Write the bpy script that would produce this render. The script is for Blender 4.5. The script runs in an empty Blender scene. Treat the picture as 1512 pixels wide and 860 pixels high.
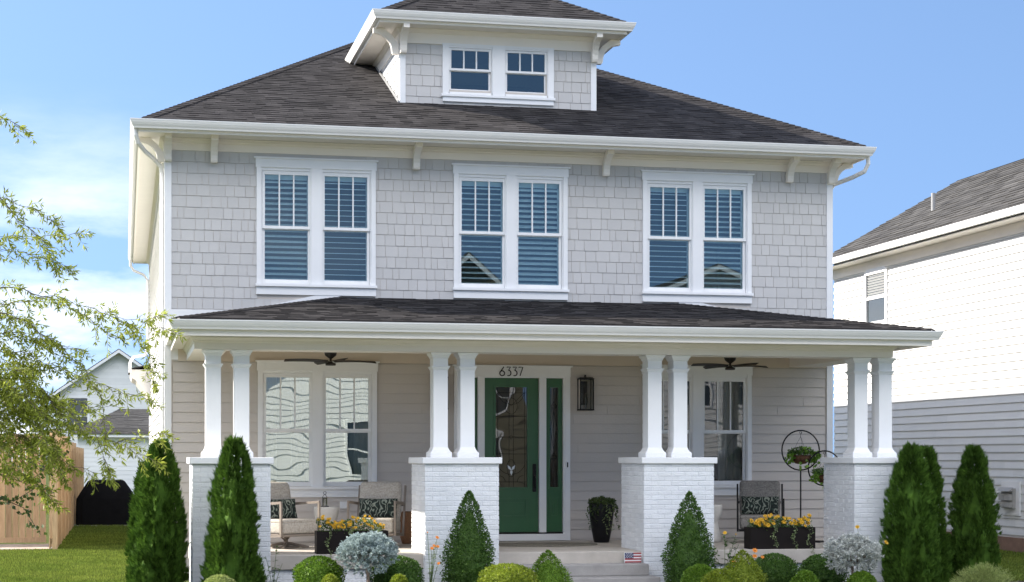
import bpy, math, random
from mathutils import Vector, Matrix
random.seed(7)
R = math.radians
scene = bpy.context.scene
col = scene.collection

# ------------------------------------------------------------------ camera, sky, sun, exposure
cd = bpy.data.cameras.new('camera'); cam = bpy.data.objects.new('camera', cd); col.objects.link(cam)
cam.location = (0, 0, 1.89); cam.rotation_euler = (R(90), 0, R(-12.2))
cd.sensor_width = 36; cd.lens = 36*2644/1512; cd.shift_y = (676-430)/1512; cd.shift_x = 0
cd.clip_end = 5000; cd.clip_start = 0.1
scene.camera = cam

SUN = Vector((-1.40, .63, 1.0)).normalized()          # towards the sun: left, a little behind the front
sun_el = math.asin(SUN.z); sun_az = math.atan2(SUN.x, SUN.y)
ld = bpy.data.lights.new('sun', 'SUN'); sun = bpy.data.objects.new('sun', ld); col.objects.link(sun)
ld.energy = 5.0; ld.angle = R(.55); ld.color = (1, .93, .82)
sun.rotation_euler = SUN.to_track_quat('Z', 'Y').to_euler()

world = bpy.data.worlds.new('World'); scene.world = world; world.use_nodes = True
nt = world.node_tree; nt.nodes.clear()
def N(t, k, **kw):
    n = t.nodes.new(k)
    for a, b in kw.items(): setattr(n, a, b)
    return n
wo = N(nt, 'ShaderNodeOutputWorld'); bg = N(nt, 'ShaderNodeBackground')
sky = N(nt, 'ShaderNodeTexSky'); sky.sky_type = 'NISHITA'; sky.sun_disc = False
sky.sun_elevation = sun_el; sky.sun_rotation = sun_az
sky.air_density = 1.0; sky.dust_density = .6; sky.ozone_density = 2.0; sky.altitude = 100
tc = N(nt, 'ShaderNodeTexCoord'); mp = N(nt, 'ShaderNodeMapping'); mp.inputs['Scale'].default_value = (5.0, 5.0, 17.0)
mp.inputs['Location'].default_value = (3.1, 1.7, .35)
nz = N(nt, 'ShaderNodeTexNoise'); nz.inputs['Scale'].default_value = 1.0; nz.inputs['Detail'].default_value = 9; nz.inputs['Roughness'].default_value = .58
rp = N(nt, 'ShaderNodeValToRGB'); rp.color_ramp.elements[0].position = .44; rp.color_ramp.elements[1].position = .64
sx = N(nt, 'ShaderNodeSeparateXYZ')
el = N(nt, 'ShaderNodeMapRange'); el.inputs[1].default_value = .20; el.inputs[2].default_value = .07   # thick near the horizon, none high up
fx = N(nt, 'ShaderNodeMapRange'); fx.inputs[1].default_value = .16; fx.inputs[2].default_value = -.02   # more towards the left
mu = N(nt, 'ShaderNodeMath', operation='MULTIPLY'); mu2 = N(nt, 'ShaderNodeMath', operation='MULTIPLY')
mixc = N(nt, 'ShaderNodeMix', data_type='RGBA'); mixc.inputs[7].default_value = (6.0, 6.1, 6.5, 1)
L = nt.links.new
svm = N(nt, 'ShaderNodeMapping'); svm.inputs['Scale'].default_value = (1, 1, .8); svm.inputs['Location'].default_value = (0, 0, .31)
nrm = N(nt, 'ShaderNodeVectorMath', operation='NORMALIZE'); L(tc.outputs['Generated'], svm.inputs[0]); L(svm.outputs[0], nrm.inputs[0]); L(nrm.outputs[0], sky.inputs[0])
L(tc.outputs['Generated'], mp.inputs[0]); L(mp.outputs[0], nz.inputs['Vector']); L(nz.outputs[0], rp.inputs[0])
L(tc.outputs['Generated'], sx.inputs[0]); L(sx.outputs[2], el.inputs[0]); L(sx.outputs[0], fx.inputs[0])
L(rp.outputs[0], mu.inputs[0]); L(el.outputs[0], mu.inputs[1]); L(mu.outputs[0], mu2.inputs[0]); L(fx.outputs[0], mu2.inputs[1])
el2 = N(nt, 'ShaderNodeMapRange'); el2.inputs[1].default_value = .36; el2.inputs[2].default_value = .55    # unseen bright cloud added high behind the camera to light the house front
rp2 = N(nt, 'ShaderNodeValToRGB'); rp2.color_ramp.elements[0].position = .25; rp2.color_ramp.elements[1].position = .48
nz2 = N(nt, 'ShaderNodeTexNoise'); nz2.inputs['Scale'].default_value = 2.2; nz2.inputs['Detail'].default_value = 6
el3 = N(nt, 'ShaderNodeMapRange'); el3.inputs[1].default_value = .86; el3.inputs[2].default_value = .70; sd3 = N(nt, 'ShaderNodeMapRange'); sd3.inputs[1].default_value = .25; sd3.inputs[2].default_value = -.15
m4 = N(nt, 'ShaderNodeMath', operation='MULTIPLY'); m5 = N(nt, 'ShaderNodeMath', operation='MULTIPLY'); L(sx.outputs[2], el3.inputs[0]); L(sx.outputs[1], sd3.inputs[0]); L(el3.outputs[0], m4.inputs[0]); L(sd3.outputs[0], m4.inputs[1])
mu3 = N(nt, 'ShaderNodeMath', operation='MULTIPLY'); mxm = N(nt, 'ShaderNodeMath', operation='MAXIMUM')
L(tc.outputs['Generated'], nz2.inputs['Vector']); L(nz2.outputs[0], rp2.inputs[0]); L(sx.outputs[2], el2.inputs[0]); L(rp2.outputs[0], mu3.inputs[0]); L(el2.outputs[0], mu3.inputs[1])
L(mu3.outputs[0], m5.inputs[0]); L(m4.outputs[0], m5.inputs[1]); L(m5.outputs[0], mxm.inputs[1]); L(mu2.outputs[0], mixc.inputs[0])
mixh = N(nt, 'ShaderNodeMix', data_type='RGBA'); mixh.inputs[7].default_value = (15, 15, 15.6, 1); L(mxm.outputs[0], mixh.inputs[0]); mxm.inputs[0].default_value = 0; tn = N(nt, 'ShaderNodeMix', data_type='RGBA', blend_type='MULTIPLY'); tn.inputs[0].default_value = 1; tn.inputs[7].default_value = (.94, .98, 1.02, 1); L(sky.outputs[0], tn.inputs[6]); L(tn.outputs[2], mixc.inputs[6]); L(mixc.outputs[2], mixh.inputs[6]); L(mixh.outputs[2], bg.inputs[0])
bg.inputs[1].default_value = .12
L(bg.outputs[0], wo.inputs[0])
scene.view_settings.view_transform = 'Standard'; scene.view_settings.look = 'None'
scene.view_settings.exposure = 1.18; scene.view_settings.gamma = 1; scene.view_settings.use_curve_mapping = False
scene.render.engine = 'CYCLES'; scene.cycles.max_bounces = 8; scene.cycles.diffuse_bounces = 5
scene.cycles.transparent_max_bounces = 12

# ------------------------------------------------------------------ materials
def mat(name, c, rough=.6, var=.0, vscale=3, bump=0, bscale=60, island=0, metal=0, trans=0, spec=.5, c2=None, stretch=None):
    m = bpy.data.materials.new(name); m.use_nodes = True; t = m.node_tree; b = t.nodes['Principled BSDF']; l = t.links.new
    b.inputs['Base Color'].default_value = (*c, 1); b.inputs['Roughness'].default_value = rough; b.inputs['Metallic'].default_value = metal
    b.inputs['Specular IOR Level'].default_value = spec
    out = t.nodes['Material Output']; last = None
    co = N(t, 'ShaderNodeTexCoord'); src = co.outputs['Object']
    if stretch:
        mm = N(t, 'ShaderNodeMapping'); mm.inputs['Scale'].default_value = stretch; l(src, mm.inputs[0]); src = mm.outputs[0]
    colr = None
    if c2 or var:
        n = N(t, 'ShaderNodeTexNoise'); n.inputs['Scale'].default_value = vscale; n.inputs['Detail'].default_value = 6; n.inputs['Roughness'].default_value = .6
        l(src, n.inputs['Vector']); mr = N(t, 'ShaderNodeMapRange'); mr.inputs[1].default_value = .3; mr.inputs[2].default_value = .7
        l(n.outputs[0], mr.inputs[0])
        mx = N(t, 'ShaderNodeMix', data_type='RGBA'); l(mr.outputs[0], mx.inputs[0])
        a = c if c2 else tuple(min(1, q*(1-var)) for q in c); bb = c2 if c2 else tuple(min(1, q*(1+var)) for q in c)
        mx.inputs[6].default_value = (*a, 1); mx.inputs[7].default_value = (*bb, 1); colr = mx.outputs[2]
    if island:
        g = N(t, 'ShaderNodeNewGeometry'); hs = N(t, 'ShaderNodeHueSaturation')
        if colr: l(colr, hs.inputs['Color'])
        else: hs.inputs['Color'].default_value = (*c, 1)
        m2 = N(t, 'ShaderNodeMapRange'); m2.inputs[3].default_value = 1-island; m2.inputs[4].default_value = 1+island
        l(g.outputs['Random Per Island'], m2.inputs[0]); l(m2.outputs[0], hs.inputs['Value']); colr = hs.outputs[0]
    if colr: l(colr, b.inputs['Base Color'])
    if bump:
        n2 = N(t, 'ShaderNodeTexNoise'); n2.inputs['Scale'].default_value = bscale; n2.inputs['Detail'].default_value = 4; l(src, n2.inputs['Vector'])
        bm = N(t, 'ShaderNodeBump'); bm.inputs['Strength'].default_value = bump; bm.inputs['Distance'].default_value = .01
        l(n2.outputs[0], bm.inputs['Height']); l(bm.outputs[0], b.inputs['Normal'])
    if trans:
        tr = N(t, 'ShaderNodeBsdfTranslucent'); ms = N(t, 'ShaderNodeMixShader'); ms.inputs[0].default_value = trans
        if colr: l(colr, tr.inputs[0])
        else: tr.inputs[0].default_value = (*c, 1)
        l(b.outputs[0], ms.inputs[1]); l(tr.outputs[0], ms.inputs[2]); l(ms.outputs[0], out.inputs[0])
    return m

def glass(name, refl=.2, wav=0, wscale=3, tint=(.9, .95, .95), rtint=(1, 1, 1)):
    m = bpy.data.materials.new(name); m.use_nodes = True; t = m.node_tree; t.nodes.clear(); l = t.links.new
    out = N(t, 'ShaderNodeOutputMaterial'); tr = N(t, 'ShaderNodeBsdfTransparent'); tr.inputs[0].default_value = (*tint, 1)
    gl = N(t, 'ShaderNodeBsdfGlossy'); gl.inputs['Roughness'].default_value = .004; gl.inputs[0].default_value = (*rtint, 1)
    ms = N(t, 'ShaderNodeMixShader')
    fr = N(t, 'ShaderNodeFresnel'); fr.inputs[0].default_value = 1.5
    ad = N(t, 'ShaderNodeMath', operation='ADD'); ad.inputs[1].default_value = refl; ad.use_clamp = True
    l(fr.outputs[0], ad.inputs[0]); l(ad.outputs[0], ms.inputs[0])
    l(tr.outputs[0], ms.inputs[1]); l(gl.outputs[0], ms.inputs[2]); l(ms.outputs[0], out.inputs[0])
    if wav:
        co = N(t, 'ShaderNodeTexCoord'); n = N(t, 'ShaderNodeTexNoise'); n.inputs['Scale'].default_value = wscale; n.inputs['Detail'].default_value = .4
        l(co.outputs['Object'], n.inputs['Vector']); bm = N(t, 'ShaderNodeBump'); bm.inputs['Strength'].default_value = 1; bm.inputs['Distance'].default_value = wav
        l(n.outputs[0], bm.inputs['Height']); l(bm.outputs[0], gl.inputs['Normal'])
    return m

M = {}
M['white'] = mat('white_trim_paint', (.80, .80, .80), .45, var=.035, vscale=1.6, bump=.06, bscale=30)
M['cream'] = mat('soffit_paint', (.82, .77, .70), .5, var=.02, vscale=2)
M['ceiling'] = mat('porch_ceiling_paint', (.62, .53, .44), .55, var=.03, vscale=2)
M['gutter'] = mat('gutter_paint', (.74, .73, .71), .4, var=.02, vscale=2)
M['shake'] = mat('shake_siding_paint', (.52, .508, .495), .65, island=.035, bump=.15, bscale=90, var=.02, vscale=5)
M['siding'] = mat('siding_paint', (.55, .50, .455), .6, island=.02, bump=.1, bscale=50, var=.03, vscale=2, stretch=(.4, 1, 1))
M['nsiding'] = mat('neighbour_siding_paint', (.62, .62, .615), .6, island=.05, var=.04, vscale=1.2)
M['wsiding'] = mat('white_siding_paint', (.74, .74, .735), .55, island=.04, var=.03, vscale=1.5, bump=.08, bscale=50)
M['brick'] = mat('painted_brick', (.73, .74, .75), .6, island=.05, bump=.8, bscale=45, var=.05, vscale=2.5)
M['mortar'] = mat('painted_mortar', (.71, .72, .74), .8, bump=.5, bscale=80)
M['roof'] = mat('asphalt_shingle', (.031, .029, .0295), .95, c2=(.057, .053, .053), vscale=2.2, island=.24, bump=.5, bscale=170, spec=.06)
M['roof2'] = mat('grey_asphalt_shingle', (.05, .048, .047), .95, c2=(.08, .077, .074), vscale=3, island=.28, bump=.4, bscale=120, spec=.2)
M['conc'] = mat('concrete', (.40, .36, .31), .8, c2=(.50, .455, .40), vscale=4, bump=.3, bscale=120)
M['concd'] = mat('step_concrete', (.27, .255, .24), .85, c2=(.36, .34, .32), vscale=5, bump=.4, bscale=90)
M['green'] = mat('green_door_paint', (.026, .112, .040), .38, var=.06, vscale=3)
M['black'] = mat('black_metal', (.010, .009, .009), .5, spec=.25)
M['fan'] = mat('dark_bronze', (.022, .016, .012), .5, var=.1)
M['lead'] = mat('lead_came', (.03, .028, .026), .5, metal=.4)
M['glassup'] = glass('window_glass_upper', .10, .0006, 1.2, (.76, .92, .95), (.80, .96, 1))
M['glasslow'] = glass('window_glass_lower', .34, .0017, 1.9, (.8, .85, .82), (.93, 1, .93))
M['glassdoor'] = glass('leaded_glass', .06, .0012, 3, (.85, .81, .77))
M['glasslamp'] = glass('lamp_glass', .03, 0, 3, (.62, .63, .60))
M['shutter'] = mat('shutter_paint', (.80, .82, .82), .5)
M['hall'] = mat('hallway_wall', (.50, .44, .38), .8)
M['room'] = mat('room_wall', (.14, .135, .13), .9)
M['curtain'] = mat('curtain', (.45, .46, .44), .8, trans=.3)
M['taupe'] = mat('taupe_metal', (.20, .165, .135), .5)
M['boucle'] = mat('boucle_fabric', (.50, .465, .41), .95, c2=(.30, .27, .235), vscale=42, bump=1, bscale=70)
M['boucleg'] = mat('grey_boucle_fabric', (.30, .285, .265), .95, c2=(.14, .132, .125), vscale=42, bump=1, bscale=70)
M['stone'] = mat('cast_stone', (.60, .58, .54), .8, var=.06, vscale=8, bump=.2, bscale=50)
M['pot'] = mat('dark_planter', (.012, .009, .008), .6, var=.1, spec=.15)
M['urn'] = mat('black_urn', (.008, .008, .009), .45, spec=.2)
M['arb'] = mat('arborvitae_leaf', (.036, .078, .012), .75, c2=(.080, .155, .020), vscale=7, island=.42, trans=.22, spec=.12)
M['box'] = mat('boxwood_leaf', (.045, .100, .018), .5, c2=(.090, .170, .030), vscale=14, island=.4, trans=.22, spec=.3)
M['gold'] = mat('golden_leaf', (.13, .19, .016), .5, c2=(.29, .34, .035), vscale=14, island=.35, trans=.3, spec=.3)
M['lime'] = mat('bright_green_leaf', (.09, .18, .015), .5, c2=(.17, .28, .03), vscale=14, island=.35, trans=.3, spec=.3)
M['spruce'] = mat('blue_spruce_needle', (.27, .34, .335), .7, c2=(.47, .54, .52), vscale=16, island=.25, trans=.1, spec=.2)
M['spruceg'] = mat('silver_spruce_needle', (.42, .44, .41), .7, c2=(.66, .66, .61), vscale=16, island=.25, trans=.1, spec=.2)
M['feather'] = mat('feathery_yellow_leaf', (.20, .26, .06), .6, c2=(.38, .42, .14), vscale=12, island=.3, trans=.3)
M['oak'] = mat('oak_leaf', (.26, .31, .045), .45, c2=(.42, .46, .08), vscale=4, island=.35, trans=.5, spec=.35)
M['darkleaf'] = mat('broad_leaf', (.035, .065, .015), .5, c2=(.09, .13, .03), vscale=6, island=.4, trans=.3)
M['vine'] = mat('vine_leaf', (.10, .17, .04), .5, c2=(.34, .38, .20), vscale=30, island=.4, trans=.3)
M['vinelime'] = mat('lime_vine_leaf', (.13, .26, .03), .5, c2=(.22, .38, .05), vscale=8, island=.3, trans=.4)
M['fern'] = mat('basket_leaf', (.04, .09, .02), .5, c2=(.10, .18, .03), vscale=9, island=.4, trans=.3)
M['yel'] = mat('yellow_petal', (.66, .38, .02), .6, island=.3, trans=.25)
M['ora'] = mat('orange_petal', (.75, .26, .03), .6, island=.2, trans=.2)
M['stem'] = mat('green_stem', (.07, .12, .03), .7)
M['bark'] = mat('bark', (.09, .07, .055), .9, c2=(.16, .13, .10), vscale=20, bump=1, bscale=40)
M['barkp'] = mat('pale_bark', (.26, .19, .14), .9, var=.2, vscale=30, bump=1, bscale=60)
M['coir'] = mat('coir_basket', (.12, .055, .025), .95, var=.3, vscale=40, bump=1, bscale=90)
M['wood'] = mat('cedar_fence', (.36, .235, .125), .8, c2=(.52, .36, .21), vscale=6, island=.24, bump=.3, bscale=40, stretch=(4, 4, .5))
M['cover'] = mat('grill_cover_fabric', (.008, .008, .009), .9, spec=.1, var=.2, vscale=4, bump=.5, bscale=12)
M['lawn'] = mat('lawn_soil', (.060, .075, .028), 1.0, spec=.03, c2=(.085, .105, .035), vscale=1.2, bump=1, bscale=60)
M['grass'] = mat('grass_blade', (.10, .15, .022), .7, c2=(.19, .235, .042), vscale=1.1, island=.45, trans=.3, spec=.2)
M['mulch'] = mat('mulch', (.035, .024, .017), .95, var=.4, vscale=40, bump=1, bscale=60)
M['asph'] = mat('asphalt', (.19, .185, .175), .9, var=.1, vscale=8, bump=.3, bscale=100)
M['paver'] = mat('paver', (.42, .36, .31), .85, island=.15, bump=.3, bscale=60)
M['found'] = mat('foundation', (.22, .13, .09), .9, var=.15, vscale=8)
M['grey'] = mat('grey_metal', (.28, .28, .28), .5)
M['dgrey'] = mat('vent_grey', (.33, .32, .30), .6)
M['olive'] = mat('olive_siding', (.16, .15, .10), .6)
M['red'] = mat('flag_red', (.30, .02, .02), .6); M['navy'] = mat('flag_blue', (.012, .02, .09), .6)
M['rug'] = mat('woven_mat', (.20, .18, .14), .95, c2=(.11, .10, .08), vscale=38, bump=1, bscale=60)
M['wicker'] = mat('wicker', (.30, .15, .07), .8, c2=(.16, .075, .035), vscale=50, bump=1, bscale=60, stretch=(1, 1, 3))
M['glow'] = mat('lamp_glow', (1, .6, .25), .5)
_b = M['glow'].node_tree.nodes['Principled BSDF']; _b.inputs['Emission Color'].default_value = (1, .55, .2, 1); _b.inputs['Emission Strength'].default_value = 3

# leafy pattern for the pillows
pm = bpy.data.materials.new('leafy_pillow_fabric'); pm.use_nodes = True; t = pm.node_tree; b = t.nodes['Principled BSDF']; b.inputs['Roughness'].default_value = .9
co = N(t, 'ShaderNodeTexCoord'); nn = N(t, 'ShaderNodeTexNoise'); nn.inputs['Scale'].default_value = 9; nn.inputs['Detail'].default_value = 1
wv = N(t, 'ShaderNodeTexWave'); wv.inputs['Scale'].default_value = 4.5; wv.inputs['Distortion'].default_value = 14; wv.inputs['Detail'].default_value = 1.2; wv.inputs['Detail Scale'].default_value = 2.2
cr = N(t, 'ShaderNodeValToRGB'); e = cr.color_ramp.elements; e[0].position = .0; e[0].color = (.008, .010, .009, 1); e[1].position = .72; e[1].color = (.02, .045, .035, 1)
k = e.new(.86); k.color = (.22, .24, .20, 1); k = e.new(.80); k.color = (.01, .02, .016, 1)
t.links.new(co.outputs['Object'], wv.inputs['Vector']); t.links.new(wv.outputs[1], cr.inputs[0]); t.links.new(cr.outputs[0], b.inputs['Base Color']); M['leafy'] = pm

# ------------------------------------------------------------------ mesh helpers (world coordinates unless loc= is given)
class MB:
    def __init__(s): s.v = []; s.f = []; s.m = []; s.sm = False
    def add(s, vs, fs, mi=0):
        o = len(s.v); s.v += [tuple(p) for p in vs]; s.f += [tuple(o+i for i in f) for f in fs]; s.m += [mi]*len(fs); return s
    def quad(s, a, b, c, d, mi=0): return s.add([a, b, c, d], [(0, 1, 2, 3)], mi)
    def box(s, x0, x1, y0, y1, z0, z1, mi=0):
        vs = [(x, y, z) for z in (z0, z1) for y in (y0, y1) for x in (x0, x1)]
        return s.add(vs, [(0, 2, 3, 1), (4, 5, 7, 6), (0, 1, 5, 4), (2, 6, 7, 3), (0, 4, 6, 2), (1, 3, 7, 5)], mi)
    def bevbox(s, x0, x1, y0, y1, z0, z1, r, mi=0, n=3):
        # rounded in all directions: a soft cushion-like block
        vs = []; fs = []; seg = n*2+2
        cx, cy, cz = (x0+x1)/2, (y0+y1)/2, (z0+z1)/2; hx, hy, hz = (x1-x0)/2, (y1-y0)/2, (z1-z0)/2
        r = min(r, hx, hy, hz); rings = []
        lat = [(-math.pi/2+math.pi/2*i/n, -1) for i in range(n+1)]+[(math.pi/2*i/n, 1) for i in range(n+1)]
        for la, sz in lat:
            ring = []
            for q in range(4):
                sxx, syy = [(1, 1), (-1, 1), (-1, -1), (1, -1)][q]
                for i in range(n+1):
                    a = math.pi/2*(q+i/n)
                    ring.append((cx+sxx*(hx-r)+r*math.cos(la)*math.cos(a), cy+syy*(hy-r)+r*math.cos(la)*math.sin(a), cz+sz*(hz-r)+r*math.sin(la)))
            rings.append(ring)
        k = len(rings[0]); vs = [p for rg in rings for p in rg]
        for i in range(len(rings)-1):
            for j in range(k): fs.append((i*k+j, i*k+(j+1) % k, (i+1)*k+(j+1) % k, (i+1)*k+j))
        fs.append(tuple(range(k-1, -1, -1))); fs.append(tuple((len(rings)-1)*k+j for j in range(k)))
        return s.add(vs, fs, mi)
    def tube(s, pts, rad, n=8, mi=0, cap=True):
        pts = [Vector(p) for p in pts]; rads = rad if hasattr(rad, '__len__') else [rad]*len(pts); vs = []; fs = []
        prev = None
        for i, p in enumerate(pts):
            d = (pts[min(i+1, len(pts)-1)]-pts[max(i-1, 0)]); d = d.normalized() if d.length > 1e-9 else Vector((0, 0, 1))
            if prev is None: u = d.orthogonal().normalized()
            else:
                u = prev-d*prev.dot(d); u = u.normalized() if u.length > 1e-6 else d.orthogonal().normalized()
            prev = u; w = d.cross(u)
            for j in range(n):
                a = 2*math.pi*j/n; vs.append(p+(u*math.cos(a)+w*math.sin(a))*rads[i])
        for i in range(len(pts)-1):
            for j in range(n): fs.append((i*n+j, i*n+(j+1) % n, (i+1)*n+(j+1) % n, (i+1)*n+j))
        if cap: fs.append(tuple(range(n-1, -1, -1))); fs.append(tuple((len(pts)-1)*n+j for j in range(n)))
        return s.add(vs, fs, mi)
    def lathe(s, prof, c=(0, 0, 0), n=28, mi=0):
        vs = []; fs = []
        for r, z in prof:
            for j in range(n): a = 2*math.pi*j/n; vs.append((c[0]+r*math.cos(a), c[1]+r*math.sin(a), c[2]+z))
        for i in range(len(prof)-1):
            for j in range(n): fs.append((i*n+j, i*n+(j+1) % n, (i+1)*n+(j+1) % n, (i+1)*n+j))
        fs.append(tuple(range(n-1, -1, -1))); fs.append(tuple((len(prof)-1)*n+j for j in range(n)))
        return s.add(vs, fs, mi)
    def prism(s, poly, fn, a, b, mi=0):
        # poly: 2D outline, fn(u, v, w) -> 3D, extruded w from a to b
        n = len(poly); vs = [fn(u, v, a) for u, v in poly]+[fn(u, v, b) for u, v in poly]
        fs = [tuple(range(n-1, -1, -1)), tuple(range(n, 2*n))]+[(i, (i+1) % n, n+(i+1) % n, n+i) for i in range(n)]
        return s.add(vs, fs, mi)
    def sweep(s, path, prof, mi=0, closed=False):
        # path: list of (x, y) corners walked with the outside on the RIGHT hand... mitred; prof: (out, z) outline
        n = len(path); P = [Vector((p[0], p[1])) for p in path]; k = len(prof); vs = []; fs = []
        for i in range(n):
            a = (P[i]-P[i-1]).normalized() if (i > 0 or closed) else (P[1]-P[0]).normalized()
            b = (P[(i+1) % n]-P[i]).normalized() if (i < n-1 or closed) else a
            na = Vector((a.y, -a.x)); nb = Vector((b.y, -b.x)); m = (na+nb); m = m/(1+na.dot(nb))
            for o, z in prof: vs.append((P[i].x+m.x*o, P[i].y+m.y*o, z))
        segs = n if closed else n-1
        for i in range(segs):
            j2 = (i+1) % n
            for j in range(k): fs.append((i*k+j, j2*k+j, j2*k+(j+1) % k, i*k+(j+1) % k))
        if not closed: fs.append(tuple(range(k-1, -1, -1))); fs.append(tuple((n-1)*k+j for j in range(k)))
        return s.add(vs, fs, mi)
    def build(s, name, mats, parent=None, loc=None, smooth=False, rot=0):
        off = Vector((0, 0, 0))
        if loc is None and parent is not None:
            q = parent
            while q is not None: off += q.location; q = q.parent
        me = bpy.data.meshes.new(name)
        me.from_pydata([(x-off.x, y-off.y, z-off.z) for x, y, z in s.v] if off.length else s.v, [], s.f)
        for m_ in (mats if isinstance(mats, (list, tuple)) else [mats]): me.materials.append(m_)
        if any(s.m): me.polygons.foreach_set('material_index', s.m)
        if smooth: me.polygons.foreach_set('use_smooth', [True]*len(s.f))
        me.update()
        o = bpy.data.objects.new(name, me); col.objects.link(o)
        if parent: o.parent = parent
        if loc is not None: o.location = loc
        if rot: o.rotation_euler[2] = rot
        return o

def fixn(o):
    import bmesh
    b_ = bmesh.new(); b_.from_mesh(o.data); bmesh.ops.recalc_face_normals(b_, faces=b_.faces); b_.to_mesh(o.data); b_.free(); return o
def thing(name, label, cat, loc=(0, 0, 0), rot=0, group=None):
    o = bpy.data.objects.new(name, None); col.objects.link(o); o.empty_display_size = .2
    o.location = loc; o.rotation_euler = (0, 0, rot); o['label'] = label; o['category'] = cat
    if group: o['group'] = group
    return o
def tag(o, label, cat, group=None):
    o['label'] = label; o['category'] = cat
    if group: o['group'] = group
    return o
def struct(o): o['kind'] = 'structure'; return o
def copy_part(o, parent, loc=None, rot=None):
    c = o.copy(); col.objects.link(c); c.parent = parent
    if loc is not None: c.location = loc
    if rot is not None: c.rotation_euler = (0, 0, rot)
    for ch in list(o.children): copy_part(ch, c)
    return c
def dup(root, loc, rot=None, label=None, scale=None):
    c = root.copy(); col.objects.link(c); c.location = loc
    if rot is not None: c.rotation_euler = (0, 0, rot)
    if scale: c.scale = scale
    if label: c['label'] = label
    for ch in list(root.children): copy_part(ch, c)
    return c

def clip(segs, a, b):
    out = []
    for s0, s1 in segs:
        if b <= s0 or a >= s1: out.append((s0, s1)); continue
        if a > s0: out.append((s0, a))
        if b < s1: out.append((b, s1))
    return out
def clapboard(mb, org, ud, nd, u0, u1, z0, z1, ex, holes=(), joint=3.66, t=.013, mi=0):
    """lapped boards: org + ud*u, out along nd; holes (u0,u1,z0,z1)"""
    ud = Vector(ud); nd = Vector(nd); org = Vector(org); z = z0
    zlist = []
    while z < z1-1e-4: zlist.append((z, min(z+ex, z1))); z += ex
    for za, zb in zlist:
        # slice the course at hole edges
        cuts = sorted({za, zb, *[h[2] for h in holes if za < h[2] < zb], *[h[3] for h in holes if za < h[3] < zb]})
        js = []; u = u0+random.uniform(.4, joint)
        while u < u1: js.append(u); u += random.uniform(.75, 1)*joint
        for ca, cb in zip(cuts[:-1], cuts[1:]):
            segs = [(u0, u1)]
            for h in holes:
                if h[2] < (ca+cb)/2 < h[3]: segs = clip(segs, h[0], h[1])
            fin = []
            for s0, s1 in segs:
                for j in js: 
                    pass
                fin += clipj(s0, s1, js)
            ta = t*(1-(ca-za)/ex*.85); tb = t*(1-(cb-za)/ex*.85)
            top = cb-.012 if abs(cb-zb) < 1e-6 else cb
            for s0, s1 in fin:
                def p(u_, z_, n_): q = org+ud*u_+nd*n_; return (q.x, q.y, org.z+z_)
                vs = [p(s0, ca, ta), p(s1, ca, ta), p(s1, top, tb), p(s0, top, tb), p(s0, ca, -.01), p(s1, ca, -.01), p(s1, top, -.01), p(s0, top, -.01)]
                mb.add(vs, [(0, 1, 2, 3), (0, 4, 5, 1), (0, 3, 7, 4), (1, 5, 6, 2), (3, 2, 6, 7)], mi)
def clipj(s0, s1, js):
    out = []; a = s0
    for j in js:
        if a+.05 < j < s1-.05: out.append((a, j-.0015)); a = j+.0015
    out.append((a, s1)); return out
def shakes(mb, x0, x1, z0, z1, y, ex, holes=(), t=.013):
    z = z1; 
    while z > z0+.01:
        za = max(z-ex, z0); u = x0
        while u < x1-.01:
            w = random.choice([.10, .14, .155, .17, .20, .235]); v = min(u+w, x1)
            if x1-v < .05: v = x1
            segs = [(u+.0034, v-.0034)]
            for h in holes:
                if za >= h[2]-.001 and z <= h[3]+.001 or (h[2] < (za+z)/2 < h[3]): segs = clip(segs, h[0], h[1])
            tt = t+random.uniform(-.002, .003); dz = random.uniform(-.002, .002)
            for a, b in segs:
                vs = [(a, y-tt, za+dz), (b, y-tt, za+dz), (b, y-.006, z-.005), (a, y-.006, z-.005), (a, y, za+dz), (b, y, za+dz), (b, y, z), (a, y, z)]
                mb.add(vs, [(0, 1, 2, 3), (0, 4, 5, 1), (0, 3, 7, 4), (1, 5, 6, 2)])
            u = v
        z -= ex
def bricks(mb, org, ud, nd, u0, u1, z0, z1, bl=.203, bh=.0677, g=.009, t=.006, seedoff=0):
    ud = Vector(ud); nd = Vector(nd); org = Vector(org); z = z0; r = 0
    while z < z1-.02:
        zb = min(z+bh-g, z1); u = u0-(bl/2 if r % 2 else 0)
        while u < u1-.005:
            a = max(u, u0); b = min(u+bl-g, u1); u += bl
            if b-a < .012: continue
            tt = t+random.uniform(-.0018, .0018); e_ = .0035
            def p(uu, zz, n_): q = org+ud*uu+nd*n_; return (q.x, q.y, org.z+zz)
            vs = [p(a, z, 0), p(b, z, 0), p(b, zb, 0), p(a, zb, 0), p(a+(0 if a <= u0+.001 else e_), z+e_, tt), p(b-(0 if b >= u1-.001 else e_), z+e_, tt), p(b-(0 if b >= u1-.001 else e_), zb-e_, tt), p(a+(0 if a <= u0+.001 else e_), zb-e_, tt)]
            mb.add(vs, [(4, 5, 6, 7), (0, 1, 5, 4), (1, 2, 6, 5), (2, 3, 7, 6), (3, 0, 4, 7)])
        z += bh; r += 1
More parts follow.
